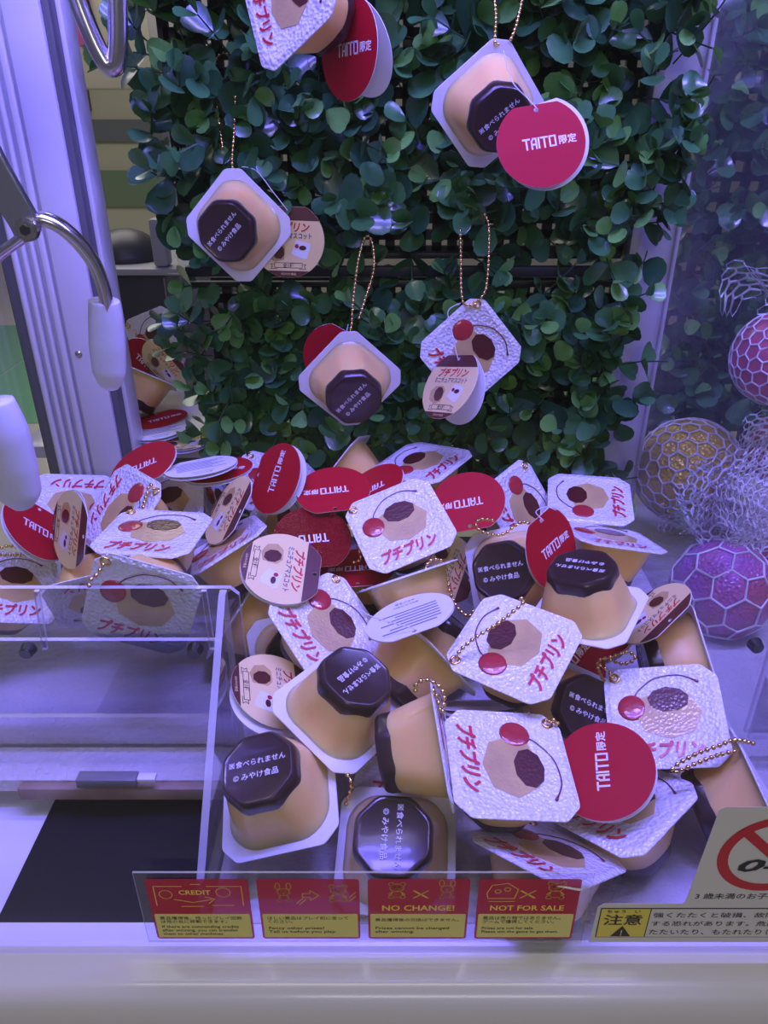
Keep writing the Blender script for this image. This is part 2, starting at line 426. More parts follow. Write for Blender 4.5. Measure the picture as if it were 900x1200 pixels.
STP = tube(sp, [.0005]*(len(sp)-3)+[.0006, .0010, .0010], 6, 'cherry_stem', 'stem_print', False, .5)
bm = bmesh.new()
nr, ns = 16, 6
vv = [[bm.verts.new(((.0031+.0012*math.cos(2*PI*j/ns))*math.cos(2*PI*i/nr), (.0031+.0012*math.cos(2*PI*j/ns))*math.sin(2*PI*i/nr), .0011*math.sin(2*PI*j/ns))) for j in range(ns)] for i in range(nr)]
for i in range(nr):
    for j in range(ns): bm.faces.new((vv[i][j], vv[(i+1) % nr][j], vv[(i+1) % nr][(j+1) % ns], vv[i][(j+1) % ns]))
EYE = fin(bm, 'eyelet', True, 'gold')
EYEP = Vector((-.79*u, .79*u, .0002))
def flip_text(x, y, z): return T((x, y, z)) @ RY(PI)
def pudding(key, label, group, chain=None):
    col, q, qt = POSES[key]
    t = empty('pudding_keychain', q, qt); tag(t, label, 'keychain', group)
    lid = obj('lid', LID, None, t)
    for nm, me in (('custard_picture', CUSP), ('caramel_picture', CARP), ('cherry_picture', CHP), ('cherry_stem', STP)): obj(nm, me, None, lid)
    obj('lettering', LT, None, lid, mw=T((-.06*u, -.66*u, .0007)))
    obj('custard_cup', CUP, None, t)
    car = obj('caramel_base', CAR, None, t)
    obj('lettering', BT1, None, car, mw=flip_text(-.0022, .0042, -.0434)); obj('lettering', BT0, None, car, mw=flip_text(.0172, .0042, -.0434)); obj('lettering', BT2, None, car, mw=flip_text(.001, -.0048, -.0434))
    obj('eyelet', EYE, None, t, mw=T(EYEP))
    if chain:
        mw = Matrix.Translation(Vector(q)) @ Quaternion(qt).to_matrix().to_4x4(); inv = mw.inverted()
        eye = mw @ EYEP; ed = (eye-CAM).dot(FW); pts = []
        for p in chain:
            dd = p[2] if len(p) > 2 else 0
            pts.append(inv @ atd(p[0], p[1], dd if dd > .2 else ed+dd))
        me = ball_chain([EYEP+Vector((0, 0, .001))]+pts)
        obj('ball_chain', me, None, t)
    return t

# ================================================================== SWING TAGS
RR = .034
def tag_outline(n=44, cut=.0295):
    a0 = math.asin(cut/RR); pts = []
    for i in range(n+1):
        a = PI-a0 + (2*PI-(PI-2*a0))*i/n
        pts.append((RR*math.cos(a), RR*math.sin(a)))
    return pts
LEAFO = tag_outline()
hole = circle(.0018, 10, 0, .0255)
def leaf_mesh(front):
    me = poly_prism(LEAFO, -.0005, 0, 'leaf_'+front, [front, 'tag_white'], False, [hole])
    for p in me.polygons: p.material_index = 0 if p.normal.z > .5 else 1
    return me
LEAVES = {k: leaf_mesh(k) for k in ('tag_red', 'tag_cream', 'tag_white', 'tag_glitter')}
def seg_pts(y0, top=True, n=20, r=RR*.995):
    a = math.asin(y0/r)
    if top:
        a1 = math.asin(.0293/r); L = [a+(a1-a)*i/8 for i in range(9)]
        right = [(r*math.cos(t), r*math.sin(t)) for t in L]
        return right + [(-x, y) for x, y in right[::-1]]
    L = [PI-a+(PI+2*a)*i/n for i in range(n+1)]
    return [(r*math.cos(t), r*math.sin(t)) for t in L]
TBAND = poly_prism(seg_pts(.0175), 0, 0, 'brown_band', 'tag_brown', False, [circle(.0018, 10, 0, .0255)])
BBAND = poly_prism(seg_pts(-.0275, False), 0, 0, 'maroon_band', 'tag_brown')
TT1 = text_mesh('プチプリン', .040, 'red_ink', .03, .25, .0088)
TT2 = text_mesh('ミニチュアマスコット', .044, 'ink_grey', .02, 0, .0052)
TT3 = text_mesh('全1種', .0105, 'ink_black', .01)
TT4 = text_mesh('©みやけ食品', .014, 'tag_cream', .005)
RIB = strokes_mesh([[(-.013, -.0022), (.013, -.0022), (.013, .0022), (-.013, .0022), (-.013, -.0022)], [(-.013, .001), (-.0165, .001), (-.015, -.001), (-.0165, -.0033), (-.0105, -.0033)], [(.013, .001), (.0165, .001), (.015, -.001), (.0165, -.0033), (.0105, -.0033)]], .0005, 'ink_black', 'ribbon')
PP1 = poly_prism([(-.011, .002), (-.006, .0075), (.004, .008), (.009, .004), (.0075, -.008), (-.001, -.010), (-.009, -.006)], 0, 0, 'pudding_picture', 'custard_print')
PP2 = poly_prism(circle(.0062, 8, .0015, -.001, .0075), 0, .00004, 'caramel_picture', 'caramel_print')
PP3 = poly_prism([(-.009, -.004), (-.004, .008), (.009, .005), (.0095, .003), (.006, -.009), (.002, -.0095)], 0, 0, 'lid_picture', 'lid_plain')
PP4 = poly_prism(circle(.0035, 10, .0015, .001, .0022, .3), 0, .00004, 'caramel_picture', 'caramel_print')
PP5 = poly_prism(circle(.0020, 8, -.0035, .0025), 0, .00004, 'cherry_picture', 'cherry_print')
def block_letters():
    st = []; x = 0; H = 5.0
    T_ = lambda x: [[(x, H), (x+3.2, H)], [(x+1.6, H), (x+1.6, 0)]]
    st += T_(0); st += [[(4.3, 0), (4.3, 3.6), (5.2, H), (6.6, H), (6.6, 0)], [(4.3, 2), (6.6, 2)]]
    st += [[(8, 0), (8, H)]]; st += T_(9.3); st += [[(13.7, 0), (13.7, H), (16.6, H), (16.6, 0), (13.7, 0)]]
    return [[(a*.00148, b*.00148) for a, b in s] for s in st]
TA = strokes_mesh(block_letters(), .0013, 'white_ink')
TL_ = text_mesh('限定', .0135, 'white_ink', .02)
TW1 = text_mesh('MADE IN CHINA', .020, 'ink_black', .01)
TW2 = text_mesh('みやけ食品', .016, 'ink_black', .01)
bars = []
for i in range(7):
    y = .017-i*.0045; bars.append([(-.022+.004*(i == 0), y), (.022-.006*(i % 3), y)])
TWB = strokes_mesh(bars, .0014, 'ink_grey', 'small_print')
def print_red(p):
    obj('lettering', TA, None, p, mw=T((-.0135, -.0035, .00012))); obj('lettering', TL_, None, p, mw=T((.0205, 0, .00012)))
def print_cream(p):
    z = .00012
    obj('brown_band', TBAND, None, p, mw=T((0, 0, z))); obj('maroon_band', BBAND, None, p, mw=T((0, 0, z)))
    obj('lettering', TT1, None, p, mw=T((0, .0118, z*2))); obj('lettering', TT2, None, p, mw=T((0, .0040, z*2)))
    obj('pudding_picture', PP1, None, p, mw=T((-.0115, -.0095, z))); obj('caramel_picture', PP2, None, p, mw=T((-.0115, -.0095, z*2)) @ RZ(.4))
    obj('lid_picture', PP3, None, p, mw=T((.0115, -.0075, z))); obj('caramel_picture', PP4, None, p, mw=T((.012, -.0075, z*2))); obj('cherry_picture', PP5, None, p, mw=T((.0115, -.0075, z*2)))
    obj('ribbon', RIB, None, p, mw=T((0, -.0225, z))); obj('lettering', TT3, None, p, mw=T((0, -.0225, z*2))); obj('lettering', TT4, None, p, mw=T((0, -.0302, z*2)))
def print_white(p):
    obj('small_print', TWB, None, p, mw=T((0, 0, .00012))); obj('lettering', TW1, None, p, mw=T((0, -.0205, .00012))); obj('lettering', TW2, None, p, mw=T((0, -.0260, .00012)))
def swing_tag(key, label, group, opening=8, loop=None, turn=0):
    kind, q, qt = POSES[key]
    t = empty('swing_tag', q, qt); tag(t, label, 'tag', group)
    fr, bk = {'red': ('tag_red', 'tag_cream'), 'cream': ('tag_cream', 'tag_red'), 'white': ('tag_white', 'tag_red'), 'glitter': ('tag_glitter', 'tag_cream')}[kind]
    f = obj('front_leaf', LEAVES[fr], None, t)
    {'tag_red': print_red, 'tag_cream': print_cream, 'tag_white': print_white, 'tag_glitter': print_red}[fr](f)
    hinge = T((0, .0295, -.0006)) @ RX(math.radians(opening)) @ RZ(math.radians(turn)) @ T((0, -.0295, 0)) @ RY(PI)
    b = obj('back_leaf', LEAVES[bk], None, t, mw=hinge)
    {'tag_red': print_red, 'tag_cream': print_cream}[bk](b)
    if loop:
        mw = Matrix.Translation(Vector(q)) @ Quaternion(qt).to_matrix().to_4x4(); inv = mw.inverted()
        hp = mw @ Vector((0, .0255, 0)); ed = (hp-CAM).dot(FW)
        pts = [Vector((0, .0255, -.002)), Vector((0, .0255, .002))]+[inv @ atd(p[0], p[1], ed+(p[2] if len(p) > 2 else 0)) for p in loop]
        obj('nylon_loop', tube(spline(pts, 6), .0005, 5, 'nylon_loop', 'nylon'), None, t)
    return t
# positions and orientations (quaternions) of the keychains (p) and tags
POSES = {
 'p1': ('p', (-0.3012, 0.6463, 0.1057), (0.1561, -0.1313, 0.1708, -0.9640)),
 'p2': ('p', (-0.2342, 0.5813, 0.1313), (0.3572, 0.3543, 0.1436, -0.8522)),
 'p3': ('p', (-0.2111, 0.6345, 0.1090), (0.9638, 0.2360, -0.1200, 0.0298)),
 'p4': ('p', (-0.1854, 0.5218, 0.1448), (0.9986, -0.0246, 0.0116, -0.0457)),
 'p5': ('p', (-0.3318, 0.5561, 0.0698), (0.9362, 0.1467, 0.2396, 0.2111)),
 'p6': ('p', (-0.2551, 0.5497, 0.0593), (0.1260, -0.1274, 0.8409, -0.5107)),
 'p7': ('p', (-0.1816, 0.4583, 0.1166), (0.6814, 0.7109, 0.1277, -0.1186)),
 'p8': ('p', (-0.2166, 0.6406, 0.0545), (0.9605, -0.1616, 0.1288, 0.1864)),
 'p9': ('p', (-0.1429, 0.5655, 0.1072), (0.9463, -0.1105, -0.2229, 0.2066)),
 'p10': ('p', (-0.1424, 0.5662, 0.0330), (0.7265, 0.2374, -0.4076, -0.4996)),
 'p11': ('p', (-0.1004, 0.6131, 0.1015), (0.6668, 0.5200, -0.1366, -0.5160)),
 'p12': ('p', (-0.1744, 0.7017, 0.0733), (0.7389, 0.2213, 0.5547, 0.3121)),
 'p13': ('p', (-0.1088, 0.6885, 0.1055), (0.9646, 0.1932, 0.1713, 0.0538)),
 'p14': ('p', (-0.0442, 0.6925, 0.1247), (0.8762, -0.1958, -0.4405, -0.0007)),
 'p15': ('p', (-0.0438, 0.4759, 0.0863), (0.8823, 0.0824, 0.2800, -0.3692)),
 'p16': ('p', (0.0136, 0.5564, 0.1329), (0.9558, 0.2150, -0.1111, 0.1670)),
 'p17': ('p', (0.0372, 0.6685, 0.1403), (0.8931, -0.0272, -0.0655, 0.4442)),
 'p18': ('p', (0.1350, 0.6411, 0.1039), (0.8398, 0.2156, 0.4142, -0.2769)),
 'p19': ('p', (0.2000, 0.6460, 0.1117), (0.7671, 0.0469, -0.0622, 0.6368)),
 'p20': ('p', (0.2004, 0.5716, 0.1123), (0.9880, -0.1243, 0.0853, 0.0332)),
 'p21': ('p', (0.1584, 0.4777, 0.0976), (0.0185, -0.9539, 0.2803, -0.1055)),
 'p22': ('p', (0.1129, 0.5484, 0.0886), (0.2104, 0.0285, 0.8697, 0.4455)),
 'p24': ('p', (0.0941, 0.4295, 0.1028), (0.8700, 0.0832, -0.1078, 0.4739)),
 'p25': ('p', (0.0809, 0.3472, 0.0734), (0.7195, 0.0085, 0.0984, -0.6874)),
 'p26': ('p', (0.2002, 0.4017, 0.0624), (0.9722, 0.1518, -0.1554, -0.0874)),
 'p27': ('p', (0.1606, 0.3552, 0.0289), (0.8867, -0.0195, -0.1705, -0.4293)),
 'p28': ('p', (0.1038, 0.3164, 0.0289), (0.8829, -0.2745, -0.0073, -0.3810)),
 'p29': ('p', (0.0408, 0.3594, 0.0775), (0.7185, 0.2426, 0.5780, 0.3013)),
 'p30': ('p', (-0.0320, 0.4049, 0.0631), (0.1603, -0.8790, -0.4371, 0.1028)),
 'p31': ('p', (-0.0707, 0.3563, 0.0335), (0.1261, -0.0412, 0.9798, 0.1499)),
 'p32': ('p', (0.0081, 0.3355, 0.0042), (0.1466, -0.7171, -0.6571, -0.1800)),
 'p34': ('p', (0.2614, 0.4942, 0.0392), (0.3742, 0.5597, 0.2977, 0.6768)),
 'p35': ('p', (0.2559, 0.3611, 0.0298), (0.7293, -0.2609, 0.4723, -0.4207)),
 'p36': ('p', (0.0321, 0.4591, 0.0722), (0.8544, -0.2710, 0.4231, 0.1324)),
 'p37': ('p', (0.0346, 0.5254, 0.0141), (0.2810, 0.8686, -0.3293, -0.2413)),
 'p38': ('p', (0.1446, 0.4499, 0.0190), (0.1696, -0.1372, -0.9146, -0.3406)),
 'p39': ('p', (0.0173, 0.5247, 0.1003), (0.9362, -0.2985, -0.1240, 0.1381)),
 'p40': ('p', (-0.0219, 0.5965, 0.0320), (0.4087, -0.1436, -0.5928, -0.6789)),
 'p41': ('p', (0.1380, 0.4871, 0.0175), (0.9958, 0.0742, 0.0303, -0.0453)),
 'p42': ('p', (-0.0776, 0.5243, 0.0137), (0.2913, -0.7204, 0.5524, 0.3017)),
 'p43': ('p', (0.0216, 0.3978, 0.0231), (0.9931, 0.0852, -0.0025, -0.0804)),
 'h1': ('p', (-0.0669, 0.6262, 0.5159), (0.5131, 0.5981, 0.0869, -0.6095)),
 'h2': ('p', (-0.1349, 0.7349, 0.3492), (0.3066, -0.2467, 0.6681, 0.6315)),
 'h3': ('p', (-0.0327, 0.6933, 0.2156), (0.2472, -0.2987, 0.5872, 0.7105)),
 'h4': ('p', (0.0830, 0.6975, 0.2413), (0.6923, 0.5859, 0.3295, -0.2626)),
 'h5': ('p', (0.0884, 0.7212, 0.4473), (0.2094, -0.2583, 0.5585, 0.7599)),
 'b1': ('p', (-0.3086, 0.9953, 0.1709), (0.7451, 0.6248, -0.2322, 0.0224)),
 'b2': ('p', (-0.2973, 0.9000, 0.1539), (0.9472, -0.2332, 0.2100, 0.0660)),
 't1': ('red', (-0.2297, 0.6477, 0.1463), (0.1080, 0.1690, 0.1206, -0.9722)),
 't2': ('cream', (-0.2703, 0.5587, 0.1258), (0.3585, 0.5434, 0.1799, -0.7374)),
 't3': ('red', (-0.3119, 0.5844, 0.1128), (0.8803, 0.0605, 0.4406, 0.1650)),
 't4': ('cream', (-0.1399, 0.5905, 0.1284), (0.3653, 0.4202, -0.0134, -0.8305)),
 't5': ('red', (-0.1009, 0.6234, 0.1441), (0.7956, 0.1046, -0.4573, 0.3833)),
 't6': ('red', (-0.0463, 0.6080, 0.1394), (0.0577, 0.0295, 0.1154, -0.9912)),
 't7': ('red', (-0.0119, 0.6266, 0.1313), (0.0054, 0.2599, 0.0768, -0.9626)),
 't8': ('glitter', (-0.0620, 0.5589, 0.1169), (0.0991, -0.0321, 0.2267, -0.9684)),
 't9': ('cream', (-0.0802, 0.5038, 0.1216), (0.6919, 0.0347, 0.2263, -0.6847)),
 't10': ('red', (0.0741, 0.5913, 0.1351), (0.0109, -0.1293, -0.2280, 0.9650)),
 't11': ('cream', (0.0575, 0.5780, 0.0756), (0.5734, 0.0290, 0.3914, -0.7191)),
 't12': ('red', (0.1378, 0.5265, 0.1263), (0.7554, 0.5018, 0.1822, 0.3799)),
 't13': ('cream', (0.2230, 0.5039, 0.0780), (0.1349, 0.3476, -0.1519, -0.9154)),
 't14': ('cream', (-0.0809, 0.4272, 0.0630), (0.7630, -0.1047, 0.2030, -0.6047)),
 't15': ('red', (0.1457, 0.3575, 0.0555), (0.7488, -0.0433, -0.2543, 0.6105)),
 't16': ('red', (0.1499, 0.4779, 0.0432), (0.8397, 0.3798, -0.0453, 0.3854)),
 't17': ('white', (0.0188, 0.4501, 0.1135), (0.0670, 0.1554, -0.0937, -0.9811)),
 't18': ('white', (-0.1716, 0.6370, 0.1502), (0.9820, -0.0839, -0.0464, 0.1628)),
 't19': ('red', (-0.1609, 0.6539, 0.1389), (0.9985, -0.0289, -0.0451, -0.0071)),
 't20': ('white', (0.0713, 0.4339, 0.0425), (0.9518, -0.3012, -0.0305, -0.0489)),
 't21': ('cream', (0.0757, 0.4261, 0.0438), (0.9537, -0.2908, -0.0346, -0.0683)),
 't22': ('red', (0.1822, 0.5227, 0.0418), (0.9704, 0.0498, -0.1619, -0.1724)),
 't23': ('red', (-0.0233, 0.5650, 0.0828), (0.0148, 0.0307, -0.0046, -0.9994)),
 'ht1': ('red', (-0.0263, 0.6478, 0.4835), (0.6682, 0.6108, -0.3085, -0.2921)),
 'ht2': ('cream', (-0.0901, 0.7383, 0.3368), (0.7362, 0.6738, 0.0573, 0.0264)),
 'ht3': ('red', (-0.0460, 0.7059, 0.2327), (0.6504, 0.7178, 0.0705, -0.2384)),
 'ht4': ('cream', (0.0598, 0.6564, 0.2231), (0.8165, 0.3581, -0.2930, -0.3453)),
 'ht5': ('red', (0.1202, 0.6360, 0.4218), (0.8515, 0.5185, -0.0483, 0.0614)),
 'bt1': ('red', (-0.2746, 0.8588, 0.1120), (0.9737, -0.0212, -0.0628, 0.2179)),
 'bt2': ('white', (-0.2622, 0.8216, 0.1132), (0.9893, -0.0289, -0.0677, 0.1262)),
 'bt3': ('cream', (-0.2351, 0.7990, 0.1088), (0.9925, -0.0216, 0.0057, 0.1202)),
 'bt4': ('cream', (-0.2786, 0.9196, 0.1625), (0.4886, 0.7602, 0.1594, -0.3976)),
 'bt5': ('red', (-0.3121, 0.9479, 0.1555), (0.5615, 0.7258, 0.1726, -0.3579)),
}
G1 = 'pudding keychains heaped on the playfield'; G2 = 'pudding keychains hung on the hedge'; G3 = 'pudding keychains on the shelf behind the post'
PL = [
 ('h1', 'lid-out pudding keychain hung high beside an oval-looking red tag', G2, None),
 ('h2', 'caramel-out pudding keychain hung on two long gold strands beside a cream tag', G2, [(272, 188, .004), (275, 140, .01), (275, 95, .012), (268, 66, .02), (258, 64, .02), (252, 78, .02), (255, 130, .015), (261, 175, .006)]),
 ('h3', 'caramel-out pudding keychain hung lowest, hiding most of its red tag', G2, [(412, 380, -.002), (414, 350, 0), (420, 305, .01), (428, 278, .02), (436, 284, .02), (438, 315, .01), (428, 350, 0), (420, 375, -.002)]),
 ('h4', 'lid-out pudding keychain hung with its cream tag over the lid', G2, [(546, 357, -.003), (541, 345, -.002), (540, 300, 0), (541, 258, .01), (556, 243, .02), (571, 258, .01), (573, 290, 0), (570, 335, -.003), (563, 350, -.003)]),
 ('h5', 'caramel-out pudding keychain half covered by a round red tag', G2, [(580, 48, -.004), (581, 20, 0), (580, -15, .01), (595, -40, .02), (612, -15, .01), (606, 25, 0), (598, 48, -.004)]),
 ('p1', 'lid-up pudding keychain with upside-down lettering beside the crane finger tip', G1, None),
 ('p2', 'lid-up pudding keychain with sparkling embossed lid leaning on the left slope of the heap', G1, [(176, 568), (172, 580), (168, 594), (172, 602)]),
 ('p3', 'lid-up pudding keychain behind the flat-lying lid at the left of the heap', G1, None),
 ('p4', 'lid-up pudding keychain lying nearly flat on top of the left of the heap', G1, None),
 ('p5', 'lid-up pudding keychain at the far end of the acrylic fence', G1, [(28, 650), (22, 642), (8, 640), (-6, 645)]),
 ('p6', 'caramel-up pudding keychain just behind the acrylic fence', G1, None),
 ('p7', 'lid-out pudding keychain leaning against the back of the acrylic fence', G1, [(118, 667), (112, 675), (106, 680), (104, 690)]),
 ('p8', 'pudding keychain on its side under the flat-lying lid', G1, None),
 ('p9', 'pudding keychain on its side with a broad custard flank beside the fence corner', G1, [(226, 648, -.012), (222, 655, -.012), (214, 660, -.012), (210, 665, -.012)]),
 ('p10', 'pudding keychain behind the fence corner with its lid towards the chute', G1, None),
 ('p11', 'lid-up pudding keychain poking up between a cream tag and the glitter tag', G1, None),
 ('p12', 'lid-out pudding keychain half hidden behind a narrow cream tag', G1, None),
 ('p13', 'lid-up pudding keychain under a tilted red tag at the back of the heap', G1, None),
 ('p14', 'pudding keychain standing on edge at the foot of the hedge', G1, None),
 ('p15', 'lid-up pudding keychain with steep lid below a cream tag in the middle of the heap', G1, [(394, 690), (404, 702), (414, 716), (424, 726)]),
 ('p16', 'lid-up pudding keychain with glaring embossed lid at the crest of the heap', G1, [(415, 606), (416, 625), (421, 645), (422, 656), (412, 660)]),
 ('p17', 'lid-up pudding keychain lying at the foot of the hedge at the top of the heap', G1, [(448, 546), (458, 552), (462, 560), (450, 566)]),
 ('p18', 'lid-up pudding keychain beside the red tag with sparkling edge', G1, [(612, 562), (602, 568), (590, 565), (588, 575), (592, 590)]),
 ('p19', 'lid-up pudding keychain lying with lettering towards the purple post', G1, [(658, 603), (648, 608), (640, 612)]),
 ('p20', 'pudding keychain lying lid-up with its custard side showing above the caramel-up one', G1, [(661, 612, -.01), (662, 622, -.012), (658, 632, -.012)]),
 ('p21', 'caramel-up pudding keychain standing upright with glossy top on the right slope', G1, None),
 ('p22', 'caramel-up pudding keychain behind the small tilted red tag', G1, [(612, 612, -.012), (590, 626, -.012), (570, 625, -.012), (558, 617, -.012), (562, 609, -.012), (580, 610, -.012)]),
 ('p24', 'lid-up pudding keychain with a gold chain laid across its embossed lid', G1, [(540, 762, -.004), (556, 748, -.006), (580, 733, -.008), (600, 718, -.010), (614, 705, -.010), (608, 700, -.008)]),
 ('p25', 'lid-up pudding keychain with clear lettering beside the large red tag', G1, [(644, 845, -.004), (650, 844, -.003), (655, 850, 0)]),
 ('p26', 'lid-up pudding keychain with glossy lid over the partition side of the heap', G1, [(716, 793, -.004), (714, 786, -.003), (706, 782, 0), (700, 776, .004)]),
 ('p27', 'lid-up pudding keychain lying under the large red tag near the glass', G1, None),
 ('p28', 'lid-up pudding keychain lying flat right behind the notice plate', G1, None),
 ('p29', 'pudding keychain on its side with the lid upright beside the clear-lettered lid', G1, [(518, 836, -.004), (520, 815, -.006), (512, 802, -.008), (498, 797, -.01), (488, 802, -.01), (487, 812, -.006)]),
 ('p30', 'caramel-up pudding keychain tilted towards the middle with its eyelet at the glass side', G1, [(410, 912, -.006), (412, 922, -.004), (408, 935, -.002), (405, 945, .0)]),
 ('p31', 'caramel-up pudding keychain beside the clear side fence of the chute', G1, None),
 ('p32', 'caramel-out pudding keychain pressed against the front glass behind the notice plate', G1, None),
 ('p34', 'pudding keychain on its side against the partition, lid towards the netted balls', G1, None),
 ('p35', 'pudding keychain on its side with two chain strands above the caution sticker', G1, [(868, 880, .500), (845, 884, .492), (820, 893, .488), (800, 902, .488), (788, 905, .492), (792, 897, .492), (815, 884, .488), (842, 874, .488), (862, 867, .492), (885, 872, .500)]),
 ('p36', 'pudding keychain on its side wedged beside the lid crossed by a chain', G1, None),
 ('p37', 'pudding keychain on its side deep in the middle of the heap', G1, None),
 ('p38', 'caramel-up pudding keychain half buried behind the large red tag', G1, [(700, 778, -.02), (716, 770, -.02), (736, 764, -.02), (744, 772, -.02), (730, 778, -.02), (712, 772, -.02)]),
 ('p39', 'pudding keychain on its side above the open white tag in the middle of the heap', G1, [(500, 700, -.03), (498, 672, -.035), (503, 658, -.035), (515, 656, -.035), (523, 668, -.035), (526, 690, -.035), (535, 710, -.035), (548, 722, -.03), (556, 714, -.03)]),
 ('p40', 'pudding keychain buried under the red tag in the middle of the heap', G1, None),
 ('p41', 'pudding keychain buried under the lid crossed by a chain', G1, None),
 ('p42', 'pudding keychain buried under two cream tags beside the fence', G1, None),
 ('p43', 'lid-up pudding keychain buried beneath the tilted caramel-up one and the one on its side', G1, None),
 ('b1', 'lid-out pudding keychain on the shelf behind the aluminium post', G3, [(154, 376), (158, 388), (162, 400)]),
 ('b2', 'pudding keychain lying on the shelf behind the aluminium post', G3, None),
]
for k, l, g, c in PL: pudding(k, l, g, c)
S1 = 'swing tags in the heap'; S2 = 'swing tags of the hung keychains'; S3 = 'swing tags on the shelf behind the post'
TL = [
 ('ht1', 'red swing tag turned edgeways beside the highest hung keychain', S2, 22, [(410, -8), (400, -20)], 0),
 ('ht2', 'cream swing tag peeping out behind the keychain on long gold strands', S2, 7, [(320, 225), (300, 200), (280, 195)], 0),
 ('ht3', 'red swing tag almost hidden behind the lowest hung keychain', S2, 6, [(408, 380)], 0),
 ('ht4', 'cream swing tag hanging over a lid', S2, 24, [(530, 390), (525, 365), (540, 355)], 0),
 ('ht5', 'round red swing tag facing out against the hedge', S2, 9, [(618, 115), (600, 95), (590, 60)], 8),
 ('t1', 'red swing tag with upside-down lettering at the foot of the aluminium post', S1, 4, None, 0),
 ('t2', 'cream swing tag standing on edge behind the acrylic fence', S1, 7, None, 0),
 ('t3', 'red swing tag standing on edge behind a cream tag near the crane finger tip', S1, 4, None, 0),
 ('t4', 'narrow-looking cream swing tag on edge beside the broad custard flank', S1, 4, None, 0),
 ('t5', 'red swing tag leaning upright at the foot of the hedge', S1, 7, None, 0),
 ('t6', 'red swing tag lying flat with upside-down lettering behind the glitter tag', S1, 3, None, 0),
 ('t7', 'red swing tag mostly under another red tag near the glaring lid', S1, 3, None, 0),
 ('t8', 'red swing tag with glittering glossy film in the middle of the heap', S1, 3, None, 0),
 ('t9', 'cream swing tag facing up below the glitter tag', S1, 5, None, 0),
 ('t10', 'red swing tag with a sparkling edge beside the glaring lid', S1, 4, None, 0),
 ('t11', 'cream swing tag tilted beneath the glaring lid', S1, 4, [(540, 660), (530, 650), (515, 660)], 0),
 ('t12', 'small-looking tilted red swing tag in front of a caramel-up keychain', S1, 7, [(628, 600), (640, 594), (652, 598)], 6),
 ('t13', 'cream swing tag tilted beside the standing caramel-up keychain', S1, 4, None, 0),
 ('t14', 'cream swing tag facing up beside the clear side fence', S1, 6, None, 12),
 ('t15', 'large red swing tag with sideways lettering beside the clear-lettered lid', S1, 5, None, 0),
 ('t16', 'red swing tag half under the lid crossed by a chain', S1, 4, None, 0),
 ('t17', 'open white swing tag showing its small print in the middle of the heap', S1, 4, [(430, 720), (416, 700), (408, 712)], 0),
 ('t18', 'white swing tag seen edge-on behind the left of the heap', S1, 3, None, 0),
 ('t19', 'red swing tag seen almost edge-on at the foot of the hedge', S1, 3, None, 0),
 ('t20', 'white swing tag squeezed edge-on above the clear-lettered lid', S1, 3, None, 0),
 ('t21', 'cream swing tag squeezed edge-on above the clear-lettered lid', S1, 3, None, 0),
 ('t22', 'red swing tag mostly under the standing caramel-up keychain', S1, 4, None, 0),
 ('t23', 'red swing tag under the glaring lid beside the glitter tag', S1, 4, None, 0),
 ('bt1', 'red swing tag lying on the shelf behind the post', S3, 3, None, 0),
 ('bt2', 'white swing tag lying on the shelf behind the post', S3, 3, None, 0),
 ('bt3', 'cream swing tag lying flat on the shelf behind the post', S3, 3, None, 0),
 ('bt4', 'cream swing tag leaning on a keychain on the shelf', S3, 3, None, 0),
 ('bt5', 'red swing tag leaning on a keychain on the shelf', S3, 3, None, 0),
]
for k, l, g, op, lp_, tn in TL: swing_tag(k, l, g, op, lp_, tn)

# ------------------------------------------------------------------ acrylic fence round the prize chute
def panel(name, corners, thick, normal, parent=None):
    """clear acrylic sheet with brighter sawn edges; CORNERS in order round the sheet"""
    n = Vector(normal).normalized()*thick/2
    bm = bmesh.new(); A = [bm.verts.new(Vector(c)-n) for c in corners]; B = [bm.verts.new(Vector(c)+n) for c in corners]
    bm.faces.new(A[::-1]); bm.faces.new(B); k = len(A); ed = []
    for i in range(k): ed.append(bm.faces.new((A[i], A[(i+1) % k], B[(i+1) % k], B[i])))
    for f in ed: f.material_index = 1
    return obj(name, fin(bm, name, False, ['acrylic', 'acrylic_edge']), None, parent)
def bolt_mesh():
    bm = bmesh.new()
    bmesh.ops.create_cone(bm, cap_ends=True, segments=14, radius1=.0062, radius2=.0048, depth=.008)
    bmesh.ops.bevel(bm, geom=list(bm.edges), offset=.0008, segments=2, affect='EDGES')
    return smooth_by_angle(fin(bm, 'bolt', False, 'bolt'))
BOLT = bolt_mesh()
fe = empty('chute_fence', (-.23, .45, PF)); tag(fe, 'clear acrylic fence round the prize chute, held by two steel bolts', 'fence')
def rel(pts, e): return [Vector(p)-e.location for p in pts]
zt = .137
panel('rear_panel', rel([(-.37, .4535, PF), (-.106, .4535, PF), (-.106, .4535, zt-.006), (-.112, .4535, zt), (-.37, .4535, zt)], fe), .004, (0, 1, 0), fe)
panel('lower_panel', rel([(-.37, .444, .022), (-.121, .444, .022), (-.121, .444, .092), (-.125, .444, .097), (-.37, .444, .097)], fe), .004, (0, 1, 0), fe)
panel('side_panel', rel([(-.1162, .304, -.05), (-.1162, .450, -.05), (-.1162, .450, zt), (-.1162, .444, zt), (-.1162, .306, .012), (-.1162, .304, .004)], fe), .005, (1, 0, 0), fe)
for x in (32, 228):
    c = at(x, 763, .436)
    b = obj('bolt', BOLT, None, fe); b.location = c-fe.location; b.rotation_euler = (PI/2, 0, 0)
    s = panel('slot_bracket', rel([at(x+8, 692, .441), at(x+14, 692, .441), at(x+24, 760, .441), at(x+18, 760, .441)], fe), .003, (0, 1, 0), fe)
a = at(92, 912, .41)
ck = empty('latch_clip', a); tag(ck, 'small grey latch clip on the front edge of the playfield board', 'clip')
